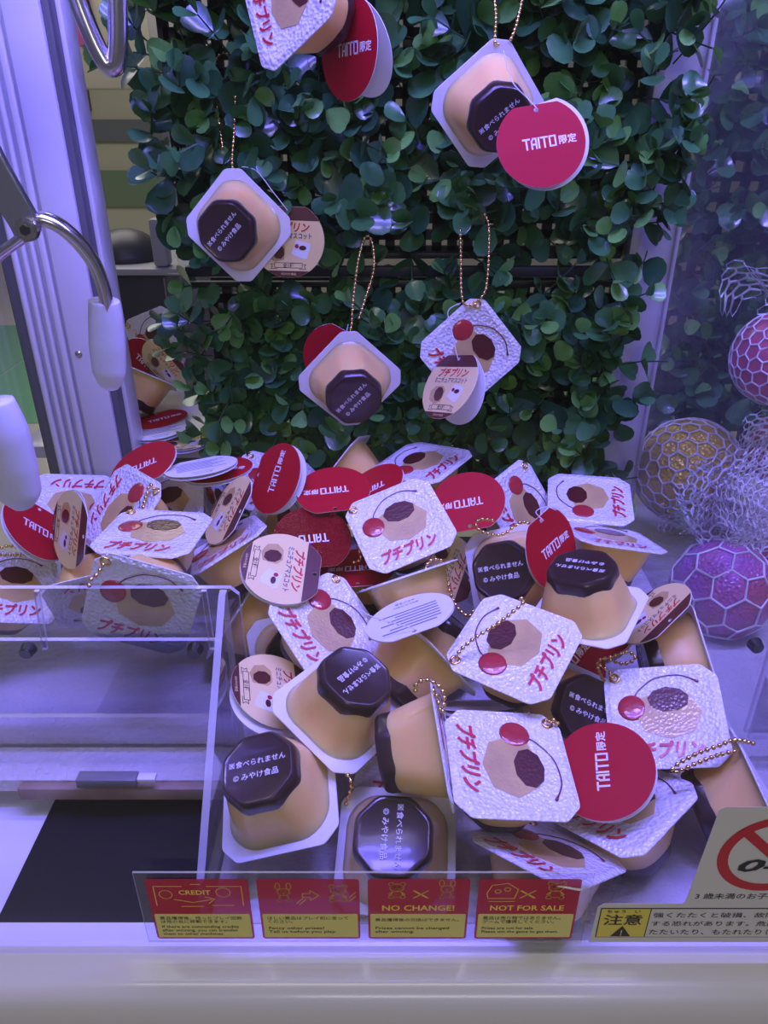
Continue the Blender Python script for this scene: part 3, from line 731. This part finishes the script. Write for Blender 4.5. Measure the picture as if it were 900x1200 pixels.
box('clip_plate', (0, -.006, -.004), (.046, .004, .004), 'grey_clip', .001, ck)
box('clip_tongue', (.046, -.004, -.001), (.060, .003, .003), 'alu', .0008, ck)
fe2 = empty('chute_fence', (.40, .47, PF)); tag(fe2, 'clear acrylic fence with a steel bolt in front of the netted balls', 'fence')
panel('front_panel', rel([(.305, .470, PF), (.56, .470, PF), (.56, .470, .085), (.310, .470, .085), (.305, .470, .08)], fe2), .004, (0, 1, 0), fe2)
panel('lower_panel', rel([(.305, .462, PF), (.56, .462, PF), (.56, .462, .045), (.305, .462, .045)], fe2), .004, (0, 1, 0), fe2)
b = obj('bolt', BOLT, None, fe2); b.location = at(886, 757, .462)-fe2.location; b.rotation_euler = (PI/2, 0, 0)

# ------------------------------------------------------------------ crane claw
cl = empty('crane_claw', at(-60, 60, .50)); tag(cl, 'steel crane claw with pale blue plastic finger tips beside the aluminium post', 'crane claw')
def crel(pts): return [Vector(p)-cl.location for p in pts]
def arm(pts, r, flat=.55, m='steel', name='claw_arm'):
    P = spline(crel(pts), 8); return obj(name, tube(P, r, 10, name, m, False, flat), None, cl)
def tip(pts, rads, label=None):
    P = spline(crel(pts), 6); R = list(np.interp(np.linspace(0, len(rads)-1, len(P)), range(len(rads)), rads))
    return obj('finger_tip', tube(P, R, 14, 'finger_tip', 'tip', False, 1.15), None, cl)
hub = crel([at(-150, -60, .52)])[0]
bm = bmesh.new(); bmesh.ops.create_cone(bm, cap_ends=True, segments=24, radius1=.045, radius2=.038, depth=.06)
bmesh.ops.bevel(bm, geom=list(bm.edges), offset=.004, segments=2, affect='EDGES')
o = obj('claw_body', smooth_by_angle(fin(bm, 'claw_body', False, 'white_plastic')), None, cl); o.location = hub
# pivot plate
ppx = [(-70, 130), (-20, 140), (8, 195), (44, 258), (45, 274), (34, 284), (20, 284), (8, 262), (-30, 205)]
Yp = .47
bm = bmesh.new(); A = [bm.verts.new(crel([at(x, y, Yp)])[0]) for x, y in ppx]; f = bm.faces.new(A)
r = bmesh.ops.extrude_face_region(bm, geom=[f])
for v in r['geom']:
    if isinstance(v, bmesh.types.BMVert): v.co.y += .006
bmesh.ops.bevel(bm, geom=list(bm.edges), offset=.001, segments=2, affect='EDGES')
obj('pivot_plate', smooth_by_angle(fin(bm, 'pivot_plate', False, 'steel_brushed')), None, cl)
bm = bmesh.new(); bmesh.ops.create_cone(bm, cap_ends=True, segments=20, radius1=.0072, radius2=.0066, depth=.006)
bmesh.ops.bevel(bm, geom=list(bm.edges), offset=.0012, segments=2, affect='EDGES')
sc = obj('pivot_screw', smooth_by_angle(fin(bm, 'pivot_screw', False, 'steel')), None, cl); sc.location = crel([at(32, 269, Yp-.002)])[0]; sc.rotation_euler = (PI/2, 0, 0)
bm = bmesh.new(); bmesh.ops.create_cone(bm, cap_ends=True, segments=6, radius1=.0032, radius2=.0032, depth=.0015)
o = obj('hex_socket', fin(bm, 'hex_socket', False, 'bolt'), None, sc); o.location = (0, 0, .0030)
arm([at(36, 258, .478), at(52, 257, .478), at(72, 266, .48), at(94, 286, .485), at(112, 312, .49), at(123, 345, .493), at(126, 375, .495)], .0075, .6)
tip([at(122, 352, .495), at(124, 372, .496), at(126, 405, .497), at(128, 436, .498), at(129, 452, .499), at(129, 457, .499)], [.0085, .0098, .0105, .0098, .006, .002])
arm([at(-70, 330, .40), at(-45, 370, .40), at(-25, 420, .40), at(-8, 480, .40), at(4, 510, .40)], .006, .6)
tip([at(-10, 470, .40), at(2, 505, .40), at(12, 545, .402), at(22, 576, .404), at(27, 592, .405), at(29, 597, .405)], [.0105, .0130, .0135, .0115, .006, .002])
arm([at(-20, 320, .475), at(0, 298, .474), at(22, 282, .474), at(34, 270, .474)], .0055, .6)
lp = arm([at(78, -60, .60), at(90, -6, .60), at(102, 28, .60), at(115, 58, .60), at(127, 77, .60), at(135, 76, .60), at(138, 55, .60), at(138, 10, .60), at(136, -50, .60)], .0065, 1.0, 'steel', 'wire_finger')

# ------------------------------------------------------------------ hedge walls
def leaf_data():
    L = [(0, 0), (.26, .22), (.45, .50), (.48, .74), (.38, .92), (.16, 1.0)]
    vs = [(0, 0, 0), (0, .30, -.02), (0, .62, -.03), (0, .97, -.06)]
    for s in (1, -1):
        for x, y in L[1:]: vs.append((s*x, y, .30*x*x+.10*x-.10*y*y*.5))
    r = [4, 5, 6, 7, 8]; l = [9, 10, 11, 12, 13]
    fs = [(0, r[0], 1), (1, r[0], r[1], 2), (2, r[1], r[2], 3), (3, r[2], r[3]), (3, r[3], r[4]),
          (0, 1, l[0]), (1, 2, l[1], l[0]), (2, 3, l[2], l[1]), (3, l[3], l[2]), (3, l[4], l[3])]
    return np.array(vs), fs
LV, LF = leaf_data()
LEAFM = []
for k, mname in enumerate(('leaf_dark', 'leaf_mid', 'leaf_light')):
    me = bpy.data.meshes.new('leaf'); me.from_pydata([tuple(v) for v in LV], [], LF); me.polygons.foreach_set('use_smooth', [True]*len(me.polygons))
    me.materials.append(MATS[mname]); LEAFM.append(me)
def basis(d, nrm):
    y = Vector(d).normalized(); z = Vector(nrm); z = (z-y*z.dot(y)).normalized(); x = y.cross(z)
    m = Matrix((x, y, z)).transposed(); return m
def hedge(root, spots, n_obj, yback, xlim=(-.27, .293)):
    """sprigs rooted at SPOTS (x, y, z, length): stem with opposite pairs of notched leaves"""
    leaves, stem_v, stem_f = [], [], []
    for (x, y, z, ln) in spots:
        if .236 < x < .30: y = min(y, .79)
        x = min(x, .275) if x < .30 else x
        d = Vector((random.gauss(0, .55), -1, random.gauss(.12, .55))).normalized()
        p0 = Vector((x, yback, z))-Vector((d.x, 0, d.z))*.01; p0 = Vector((x, y, z)); bend = Vector((random.gauss(0, .3), 0, random.gauss(.1, .3)))
        P = [p0 + d*ln*t + bend*ln*t*t for t in (0, .35, .7, 1.0)]
        for a, b in zip(P, P[1:]):
            t = (b-a).normalized(); u_ = t.orthogonal().normalized(); v_ = t.cross(u_); k = len(stem_v)
            for c in (a, b):
                for an in (0, 2.1, 4.2): stem_v.append(tuple(c+(u_*math.cos(an)+v_*math.sin(an))*.0009))
            for i in range(3): j = (i+1) % 3; stem_f.append((k+i, k+j, k+3+j, k+3+i))
        ph = random.uniform(0, PI)
        for node, (t, op, sc) in enumerate(((.35, 1.15, 1.0), (.7, .95, .95), (1.0, .55, .72))):
            if node == 0 and random.random() < .3: continue
            c = p0 + d*ln*t + bend*ln*t*t; td = (d+bend*2*t).normalized()
            u_ = td.orthogonal().normalized(); v_ = td.cross(u_); ph += PI/2+random.gauss(0, .2)
            for s in (0, PI):
                side = u_*math.cos(ph+s)+v_*math.sin(ph+s)
                an = op+random.gauss(0, .18); ld = td*math.cos(an)+side*math.sin(an)
                nm = td*math.sin(an)-side*math.cos(an)
                nm = (nm + Vector((random.gauss(0, .25), random.gauss(-.1, .2), random.gauss(.25, .25)))).normalized()
                size = (.0285+random.gauss(0, .0035))*sc
                m = basis(ld, nm); wid = random.uniform(.82, 1.04)
                M = Matrix.Translation(c) @ m.to_4x4() @ Matrix.Diagonal((size*wid, size, size, 1))
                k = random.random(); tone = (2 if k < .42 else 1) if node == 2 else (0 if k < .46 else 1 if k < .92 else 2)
                e_ = [M @ Vector(v) for v in ((.5, .7, .1), (-.5, .7, .1), (0, 1, 0), (0, 0, 0))]
                if any(not xlim[0] < q.x < xlim[1] or (q.y > .795 and .246 < q.x < .303) for q in e_): continue   # keep clear of the post and the partition
                leaves.append((c.y+ld.y*size*.5, M, tone))
    leaves.sort(key=lambda t: t[0])
    inv = root.matrix_world.inverted() if False else Matrix.Translation(-root.location)
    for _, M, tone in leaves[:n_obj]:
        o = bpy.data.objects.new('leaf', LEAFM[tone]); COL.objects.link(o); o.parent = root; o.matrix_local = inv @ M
    rest = leaves[n_obj:]
    nv = len(LV); V = np.empty((len(rest)*nv, 3)); FA = []; MI = []
    for i, (_, M, tone) in enumerate(rest):
        A = np.array(inv @ M); V[i*nv:(i+1)*nv] = LV @ A[:3, :3].T + A[:3, 3]
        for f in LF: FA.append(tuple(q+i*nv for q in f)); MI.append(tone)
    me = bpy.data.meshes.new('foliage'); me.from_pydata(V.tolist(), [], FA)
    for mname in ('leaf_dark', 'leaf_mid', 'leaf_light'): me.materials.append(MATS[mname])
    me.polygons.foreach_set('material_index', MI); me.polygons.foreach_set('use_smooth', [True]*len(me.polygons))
    obj('foliage', me, None, root, kind='stuff')
    me = bpy.data.meshes.new('twigs'); me.from_pydata([tuple(Vector(v)-root.location) for v in stem_v], [], stem_f); me.materials.append(MATS['stem'])
    obj('twigs', me, None, root, kind='stuff')
def grid(root, x0, x1, z0, z1, Y, step, bw_=.005):
    bm = bmesh.new(); L = root.location
    n = int((x1-x0)/step)
    for i in range(n+1):
        x = x0+(x1-x0)*i/n; box_bm(bm, Vector((x-bw_, Y, z0))-L, Vector((x+bw_, Y+.006, z1))-L)
    n = int((z1-z0)/step)
    for i in range(n+1):
        z = z0+(z1-z0)*i/n; box_bm(bm, Vector((x0, Y, z-bw_))-L, Vector((x1, Y+.006, z+bw_))-L)
    obj('backing_grid', fin(bm, 'backing_grid', False, 'grid_black'), None, root)
def spots_for(x0, x1, z0, z1, step, y0, edge=.015):
    out = []
    nx, nz = int((x1-x0)/step), int((z1-z0)/step)
    for i in range(nx+1):
        for j in range(nz+1):
            x = x0+(x1-x0)*i/nx+random.gauss(0, step*.35); z = z0+(z1-z0)*j/nz+random.gauss(0, step*.35)
            out.append((x, y0+random.uniform(-.012, .03), z, random.uniform(.022, .060)))
    return out
YH = .806
h_up = empty('hedge_panel', (0.03, YH, .30)); tag(h_up, 'upper boxwood hedge panel of artificial leaves behind the hanging keychains', 'hedge', 'artificial hedge panels')
h_lo = empty('hedge_panel', (0.03, YH, -.01)); tag(h_lo, 'lower boxwood hedge panel of artificial leaves just behind the heap', 'hedge', 'artificial hedge panels')
h_rt = empty('hedge_panel', (.55, .86, 0)); tag(h_rt, 'boxwood hedge panel of artificial leaves behind the netted balls', 'hedge', 'artificial hedge panels')
grid(h_up, -.205, .250, .315, .70, YH+.012, .016); grid(h_lo, -.185, .248, .0, .283, YH+.012, .016); grid(h_rt, .310, .80, .0, .80, .945, .022)
up_s = spots_for(-.212, .272, .335, .70, .0245, YH-.002)
# a hollow in the middle of the upper panel and thin growth by the joint
up_s += spots_for(-.200, .262, .335, .70, .031, YH+.008)
up_s = [s for s in up_s if not (math.hypot((s[0]-.01)/.075, (s[2]-.375)/.05) < 1 and s[1] < YH and random.random() < .75)]
hedge(h_up, up_s, 300, YH)
lo_s = spots_for(-.188, .250, .04, .262, .0245, YH-.004)
lo_s += spots_for(-.180, .240, .10, .262, .031, YH+.008)
hedge(h_lo, lo_s, 300, YH)
hedge(h_rt, spots_for(.322, .76, .10, .78, .024, .925), 200, .925, (.306, 1.2))
# black shelf bars between the two panels
o = box('trim_5', (-.205, YH-.012, .293), (.246, YH-.002, .303), 'grid_black', .001); struct(o)
for zz in (.283, .312):
    o = box('trim_6' if zz < .3 else 'trim_7', (-.205, YH, zz-.003), (.246, YH+.008, zz+.003), 'grid_black', .001); struct(o)

# ------------------------------------------------------------------ netted balls beyond the partition
def net_mesh(r, sub, th, jit):
    bm = bmesh.new(); bmesh.ops.create_icosphere(bm, subdivisions=sub, radius=r)
    for v in bm.verts: v.co = (v.co + Vector((random.gauss(0, jit), random.gauss(0, jit), random.gauss(0, jit)))).normalized()*r
    bm.verts.ensure_lookup_table(); bm.faces.ensure_lookup_table()
    cen = [f.calc_center_median().normalized()*r for f in bm.faces]
    nb = bmesh.new(); V = [nb.verts.new(c) for c in cen]
    for v in bm.verts:
        fs = list(v.link_faces); n = v.normal; t = n.orthogonal().normalized(); b = n.cross(t)
        fs.sort(key=lambda f: math.atan2((cen[f.index]-v.co).dot(b), (cen[f.index]-v.co).dot(t)))
        nb.faces.new([V[f.index] for f in fs])
    bm.free(); bmesh.ops.recalc_face_normals(nb, faces=nb.faces)
    bmesh.ops.wireframe(nb, faces=nb.faces[:], thickness=th, use_even_offset=True, use_replace=True, use_boundary=True)
    return fin(nb, 'net', True, 'net_white')
def ruffle_mesh(w_, h_, cell, amp, th, seed):
    """crumpled sheet of hexagonal netting"""
    rs = np.random.default_rng(seed); ph = rs.uniform(0, 6.28, (3, 4)); fr = rs.uniform(18, 60, (3, 4, 2))*1.2
    bm = bmesh.new(); V = {}
    def vert(x, y):
        k = (round(x, 5), round(y, 5))
        if k not in V:
            d = [sum(math.sin(fr[a, i, 0]*x+fr[a, i, 1]*y+ph[a, i]) for i in range(4))*amp*.5 for a in range(3)]
            V[k] = bm.verts.new((x+d[0], d[1], y+d[2]))
        return V[k]
    s = cell; nx, ny = int(w_/(1.5*s)), int(h_/(1.732*s))
    for i in range(nx):
        for j in range(ny):
            cx = -w_/2+i*1.5*s; cy = -h_/2+(j+.5*(i % 2))*1.732*s
            if (cx/(w_/2))**2+(cy/(h_/2))**2 > 1: continue
            try: bm.faces.new([vert(cx+s*math.cos(a*PI/3), cy+s*math.sin(a*PI/3)) for a in range(6)])
            except ValueError: pass
    bmesh.ops.wireframe(bm, faces=bm.faces[:], thickness=th, use_even_offset=False, use_replace=True, use_boundary=True)
    return fin(bm, 'net_ruffle', True, 'net_white')
def netted_ball(px, r, m, label, sub, ruffles, th=.0024):
    c = at(*px); t = empty('netted_ball', c); tag(t, label, 'toy ball', 'squishy balls in white nets')
    bm = bmesh.new(); bmesh.ops.create_uvsphere(bm, u_segments=32, v_segments=18, radius=r*.97)
    bb = fin(bm, 'ball', True, m)
    for v in bb.vertices: v.co *= 1+.03*math.sin(v.co.x*150)*math.sin(v.co.z*130)
    obj('ball', bb, None, t); obj('net', net_mesh(r, sub, th, r*.05), None, t)
    for i, (x, y, Y, w_, h_, rx, rz) in enumerate(ruffles):
        q = obj('net_ruffle', ruffle_mesh(w_, h_, .0062, .011, .0030, int(r*1e5)+i*7), None, t, kind='stuff')
        q.location = at(x, y, Y)-c; q.rotation_euler = (rx, 0, rz)
    return t
netted_ball((806, 552, .80), .062, 'ball_gold', 'gold glitter ball in a white net with a crumpled ruffle', 3,
    [(838, 575, .72, .10, .09, .3, .2), (862, 590, .70, .12, .11, -.3, -.2), (815, 610, .71, .09, .06, .5, 0), (880, 560, .71, .10, .09, .1, .5), (850, 600, .69, .10, .08, .6, .2), (880, 610, .68, .10, .08, .2, -.4), (895, 580, .69, .10, .10, -.2, .3)])
netted_ball((915, 420, .74), .048, 'ball_pink', 'pink ball in a tight white net high against the hedge', 3, [(890, 345, .72, .05, .06, .2, 0), (905, 500, .73, .08, .07, 0, .4), (885, 335, .71, .04, .05, -.3, .6)], .0019)
netted_ball((845, 690, .665), .054, 'ball_purple', 'purple glitter ball in a wide white net under the ruffles', 2, [(850, 625, .63, .10, .05, .8, 0)], .0026)
netted_ball((940, 668, .70), .050, 'ball_pink', 'rosy ball in a white net beside the purple glitter ball', 2, [(900, 620, .64, .08, .06, .5, .3)], .0024)
netted_ball((922, 530, .785), .046, 'ball_pink', 'rosy ball in a white net behind the gold glitter ball', 2, [(890, 520, .74, .06, .06, .3, .3)], .0024)
q = obj('net_offcut', ruffle_mesh(.04, .075, .006, .007, .0022, 77)); q.location = at(752, 548, .79)+Vector((.012, .03, 0)); tag(q, 'crumpled scrap of white netting at the foot of the purple post', 'netting')

st = empty('acrylic_stand', (-.265, 1.045, .105)); tag(st, 'clear acrylic stand with rounded corners on the shelf behind the post', 'stand')
panel('upright_sheet', [(-.035, 0, 0), (.06, 0, 0), (.06, 0, .14), (.054, 0, .146), (-.029, 0, .146), (-.035, 0, .14)], .004, (0, 1, 0), st)
panel('foot_sheet', [(-.035, -.04, .002), (.06, -.04, .002), (.06, 0, .002), (-.035, 0, .002)], .004, (0, 0, 1), st)
# ------------------------------------------------------------------ notices on the front glass
YS = .2752
def gx(x, y): p = at(x, y, YS); return p
pl_lo, pl_hi = gx(186, 1103), gx(681, 1022)
pw, phh = .290, pl_hi.z-pl_lo.z
pcx = (gx(155, 1022).x+gx(697, 1022).x)/2
sg = empty('notice_plate', (pcx, YS, pl_lo.z)); tag(sg, 'clear acrylic plate with four red and yellow notices on the front glass', 'sign')
W_ = gx(697, 1022).x-gx(155, 1022).x
panel('carrier_plate', [(-W_/2, 0, 0), (W_/2, 0, 0), (W_/2, 0, phh), (-W_/2, 0, phh)], .0012, (0, 1, 0), sg)
FACE = RX(PI/2)       # XY drawing plane -> facing the camera (-Y)
def on_sign(me, name, x, z, parent, y=0.0, s=1.0): return obj(name, me, None, parent, mw=T((x, y, z)) @ FACE @ Matrix.Scale(s, 4))
def rrect(w_, h_, r=.002):
    pts = []
    for cx, cy, a0 in ((w_/2-r, h_/2-r, 0), (-w_/2+r, h_/2-r, PI/2), (-w_/2+r, -h_/2+r, PI), (w_/2-r, -h_/2+r, 3*PI/2)):
        for k in range(4): a = a0+k*PI/6; pts.append((cx+r*math.cos(a), cy+r*math.sin(a)))
    return pts
def rrect_mesh(w_, h_, m, name, r=.002, t=.0001): return poly_prism(rrect(w_, h_, r), -t, 0, name, m)
def circ(cx, cy, r, n=14, ry=None, a0=0, a1=2*PI): return [(cx+r*math.cos(a0+(a1-a0)*i/n), cy+(ry or r)*math.sin(a0+(a1-a0)*i/n)) for i in range(n+1)]
def bear(x, y, s):
    q = lambda st: [[(x+a*s, y+b*s) for a, b in p] for p in st]
    return q([circ(0, .45, .36, 16, .30), circ(-.30, .74, .13, 10), circ(.30, .74, .13, 10), circ(-.13, .5, .02, 4), circ(.13, .5, .02, 4), circ(0, .40, .06, 6), circ(0, .40, .12, 8, .09, PI, 2*PI),
              circ(0, -.05, .28, 14, .26), circ(-.30, -.28, .13, 10), circ(.30, -.28, .13, 10), [(-.24, .12), (-.42, -.08), (-.30, -.14)], [(.24, .12), (.42, -.08), (.30, -.14)]])
def bunny(x, y, s):
    q = lambda st: [[(x+a*s, y+b*s) for a, b in p] for p in st]
    return q([circ(0, .35, .32, 16, .27), circ(-.28, .80, .12, 12, .26), circ(.28, .80, .12, 12, .26), circ(-.12, .38, .02, 4), circ(.12, .38, .02, 4), [(-.04, .28), (0, .24), (.04, .28)],
              circ(0, -.10, .24, 14, .22), circ(-.24, -.30, .12, 10, .09), circ(.24, -.30, .12, 10, .09)])
def cross(x, y, s): return [[(x-s, y-s*.8), (x+s, y+s*.8)], [(x-s, y+s*.8), (x+s, y-s*.8)]]
def arrow(x, y, s): return [[(x-s, y+.4*s), (x, y+.4*s), (x, y+s), (x+s*1.1, y), (x, y-s), (x, y-.4*s), (x-s, y-.4*s), (x-s, y+.4*s)]]
nw = W_*.224; nh = phh*.86
arts = [
  [circ(-.021, .001, .0042, 12), circ(.016, .003, .0046, 12), [(-.016, -.004), (-.004, -.007), (.008, -.004)], [(.004, -.0015), (.010, -.0035), (.006, -.008)], [(-.028, -.010), (-.028, .009), (-.010, .009)], [(.006, .009), (.028, .009), (.028, -.010)], [(-.012, -.011), (.002, -.011)], [(.008, -.010), (.022, -.010)], [(-.004, .011), (.002, .011)]],
  bunny(-.016, -.001, .0125)+arrow(.001, 0, .005)+bear(.019, -.001, .0135)+[[(-.008, -.008), (-.004, -.003)], [(-.006, -.009), (-.002, -.004)], [(.026, -.002), (.030, .003)], [(.026, -.006), (.030, -.001)]],
  bear(-.014, .002, .0125)+cross(.001, .001, .0045)+cross(.0018, .0012, .0045)+bunny(.018, .002, .0125),
  [[(-.027, .002), (-.024, .010), (-.014, .012), (-.007, .006), (-.009, -.003), (-.026, -.003), (-.027, .002)], circ(-.020, .004, .002, 6), circ(-.014, .006, .002, 6), [(-.025, -.006), (-.009, -.006)]]+cross(-.001, .001, .0045)+cross(-.0002, .0012, .0045)+bear(.017, .002, .0135)]
heads = [('CREDIT', .020, .003), (None, 0, 0), ('NO CHANGE!', .046, -.0125), ('NOT FOR SALE', .047, -.0125)]
jp = ['景品獲得後、残ったプレイ回数\nは他の台に移動できます。', 'ほしい景品はプレイ前に言って\nください。', '景品獲得後の交換はできません。', '景品は売り物ではありません。\nゲームで獲得してください。']
en = ['If there are outstanding credits\nafter winning, you can transfer\nthem to other machines.', 'Fancy other prizes?\nTell us before you play.', 'Prizes cannot be changed\nafter winning.', 'Prizes are not for sale.\nPlease win the game to get them.']
jw = [.053, .052, .054, .050]; ew = [.050, .044, .048, .050]; jh = [.0062, .0062, .0029, .0068]; eh = [.0092, .0066, .0066, .0066]
RED = rrect_mesh(nw, nh, 'sticker_red', 'red_sticker'); YEL = rrect_mesh(nw*.955, nh*.40, 'sticker_yellow', 'yellow_field', .0008)
for i in range(4):
    cx = -W_/2+W_*.024+nw/2+i*(nw+W_*.0183); cz = phh*.5
    rd = on_sign(RED, 'notice', cx, cz, sg, -.0012)
    obj('yellow_field', YEL, None, rd, mw=T((0, -nh*.27, .00012)))
    st = arts[i]; ox = -.002 if i == 0 else 0
    obj('line_drawing', strokes_mesh(st, .00055, 'sticker_line', 'line_drawing'), None, rd, mw=T((0, nh*.24, .00012)) @ Matrix.Scale(.98*nw/.064, 4))
    if heads[i][0]: obj('lettering', text_mesh(heads[i][0], heads[i][1]*nw/.064, 'sticker_line', .02), None, rd, mw=T((ox, nh*.24+heads[i][2]*.9, .00016)))
    obj('lettering', text_mesh(jp[i], jw[i]*nw/.064, 'ink_black', .004, 0, jh[i], 1, False), None, rd, mw=T((-nw*.43, -nh*.165, .0002)))
    obj('lettering', text_mesh(en[i], ew[i]*nw/.064, 'ink_black', .01, 0, eh[i], 1, False), None, rd, mw=T((-nw*.43, -nh*.345, .0002)))
# caution notice at the right
cz0 = gx(700, 1104).z; cx0 = gx(690, 1104).x
ct = empty('caution_notice', (cx0, YS, cz0)); tag(ct, 'grey caution sticker with a yellow warning box and red prohibition ring on the glass', 'sign')
zt1 = gx(700, 1059).z-cz0; zt2 = gx(850, 946).z-cz0
X = lambda x, y: gx(x, y).x-cx0
Z = lambda y: gx(600, y).z-cz0
out = [(0, 0), (.26, 0), (.26, zt2), (X(850, 946), zt2), (X(843, 949), zt2-.002), (X(804, 1054), zt1+.002), (X(800, 1059), zt1), (.004, zt1), (0.001, zt1-.003)]
bk = on_sign(poly_prism(out, -.0002, 0, 'sticker_base', 'sticker_white'), 'sticker_base', 0, 0, ct)
def put(me, name, x, z, lay=1): return obj(name, me, None, bk, mw=T((x, z, .00015*lay)))
bxa, bxb, bza, bzb = X(697, 1098), X(755, 1098), Z(1098), Z(1064)
put(poly_prism([(0, 0), (.20, 0), (.20, bzb-bza), (0, bzb-bza)], 0, 0, 'black_border', 'ink_black'), 'black_border', bxa, bza)
put(poly_prism([(0, 0), (.20, 0), (.20, bzb-bza-.0012), (0, bzb-bza-.0012)], 0, 0, 'white_field', 'sticker_white'), 'white_field', bxb, bza+.0006, 2)
put(poly_prism([(0, 0), (bxb-bxa-.0012, 0), (bxb-bxa-.0012, bzb-bza-.0012), (0, bzb-bza-.0012)], 0, 0, 'yellow_field', 'warn_yellow'), 'yellow_field', bxa+.0006, bza+.0006, 2)
bw = bxb-bxa; bh = bzb-bza
put(text_mesh('注意', bw*.76, 'ink_black', .012, 0, bh*.36), 'lettering', bxa+bw*.48, bza+bh*.62, 3)
put(text_mesh('ちゅう　い', bw*.66, 'ink_black', .01, 0, bh*.10), 'lettering', bxa+bw*.46, bza+bh*.90, 3)
put(poly_prism([(-.006, 0), (.006, 0), (0, bh*.36)], 0, 0, 'warning_triangle', 'ink_black'), 'warning_triangle', bxa+bw*.5, bza+bh*.05, 3)
put(text_mesh('!', .0009, 'warn_yellow', .03, 0, bh*.2), 'lettering', bxa+bw*.5, bza+bh*.18, 4)
for k, (line, wl) in enumerate((('強くたたくと破損、故障、', .080), ('する恐れがあります。危険で', .0865), ('たたいたり、もたれたりしな', .0865))):
    put(text_mesh(line, wl*.93, 'ink_black', .004, 0, bh*.17, 1, False), 'lettering', bxb+.0018, bza+bh*(.78-.29*k), 3)
put(text_mesh('3 歳未満のお子様には', .060, 'ink_black', .006, 0, .0052, 1, False), 'lettering', X(815, 1050), Z(1050), 1)
rc = (X(905, 1004), Z(1002)); rr1 = .0305
put(poly_prism(circle(rr1, 48), 0, 0, 'red_ring', 'warn_red', False, [circle(rr1*.80, 40)]), 'red_ring', *rc)
put(strokes_mesh([[(-rr1*.62, rr1*.62), (rr1*.62, -rr1*.62)]], rr1*.2, 'warn_red', 'red_bar'), 'red_bar', *rc, 2)
put(text_mesh('0-3', .038, 'ink_black', .02, .25, .0105), 'lettering', rc[0]+.002, rc[1]-.0085, 3)
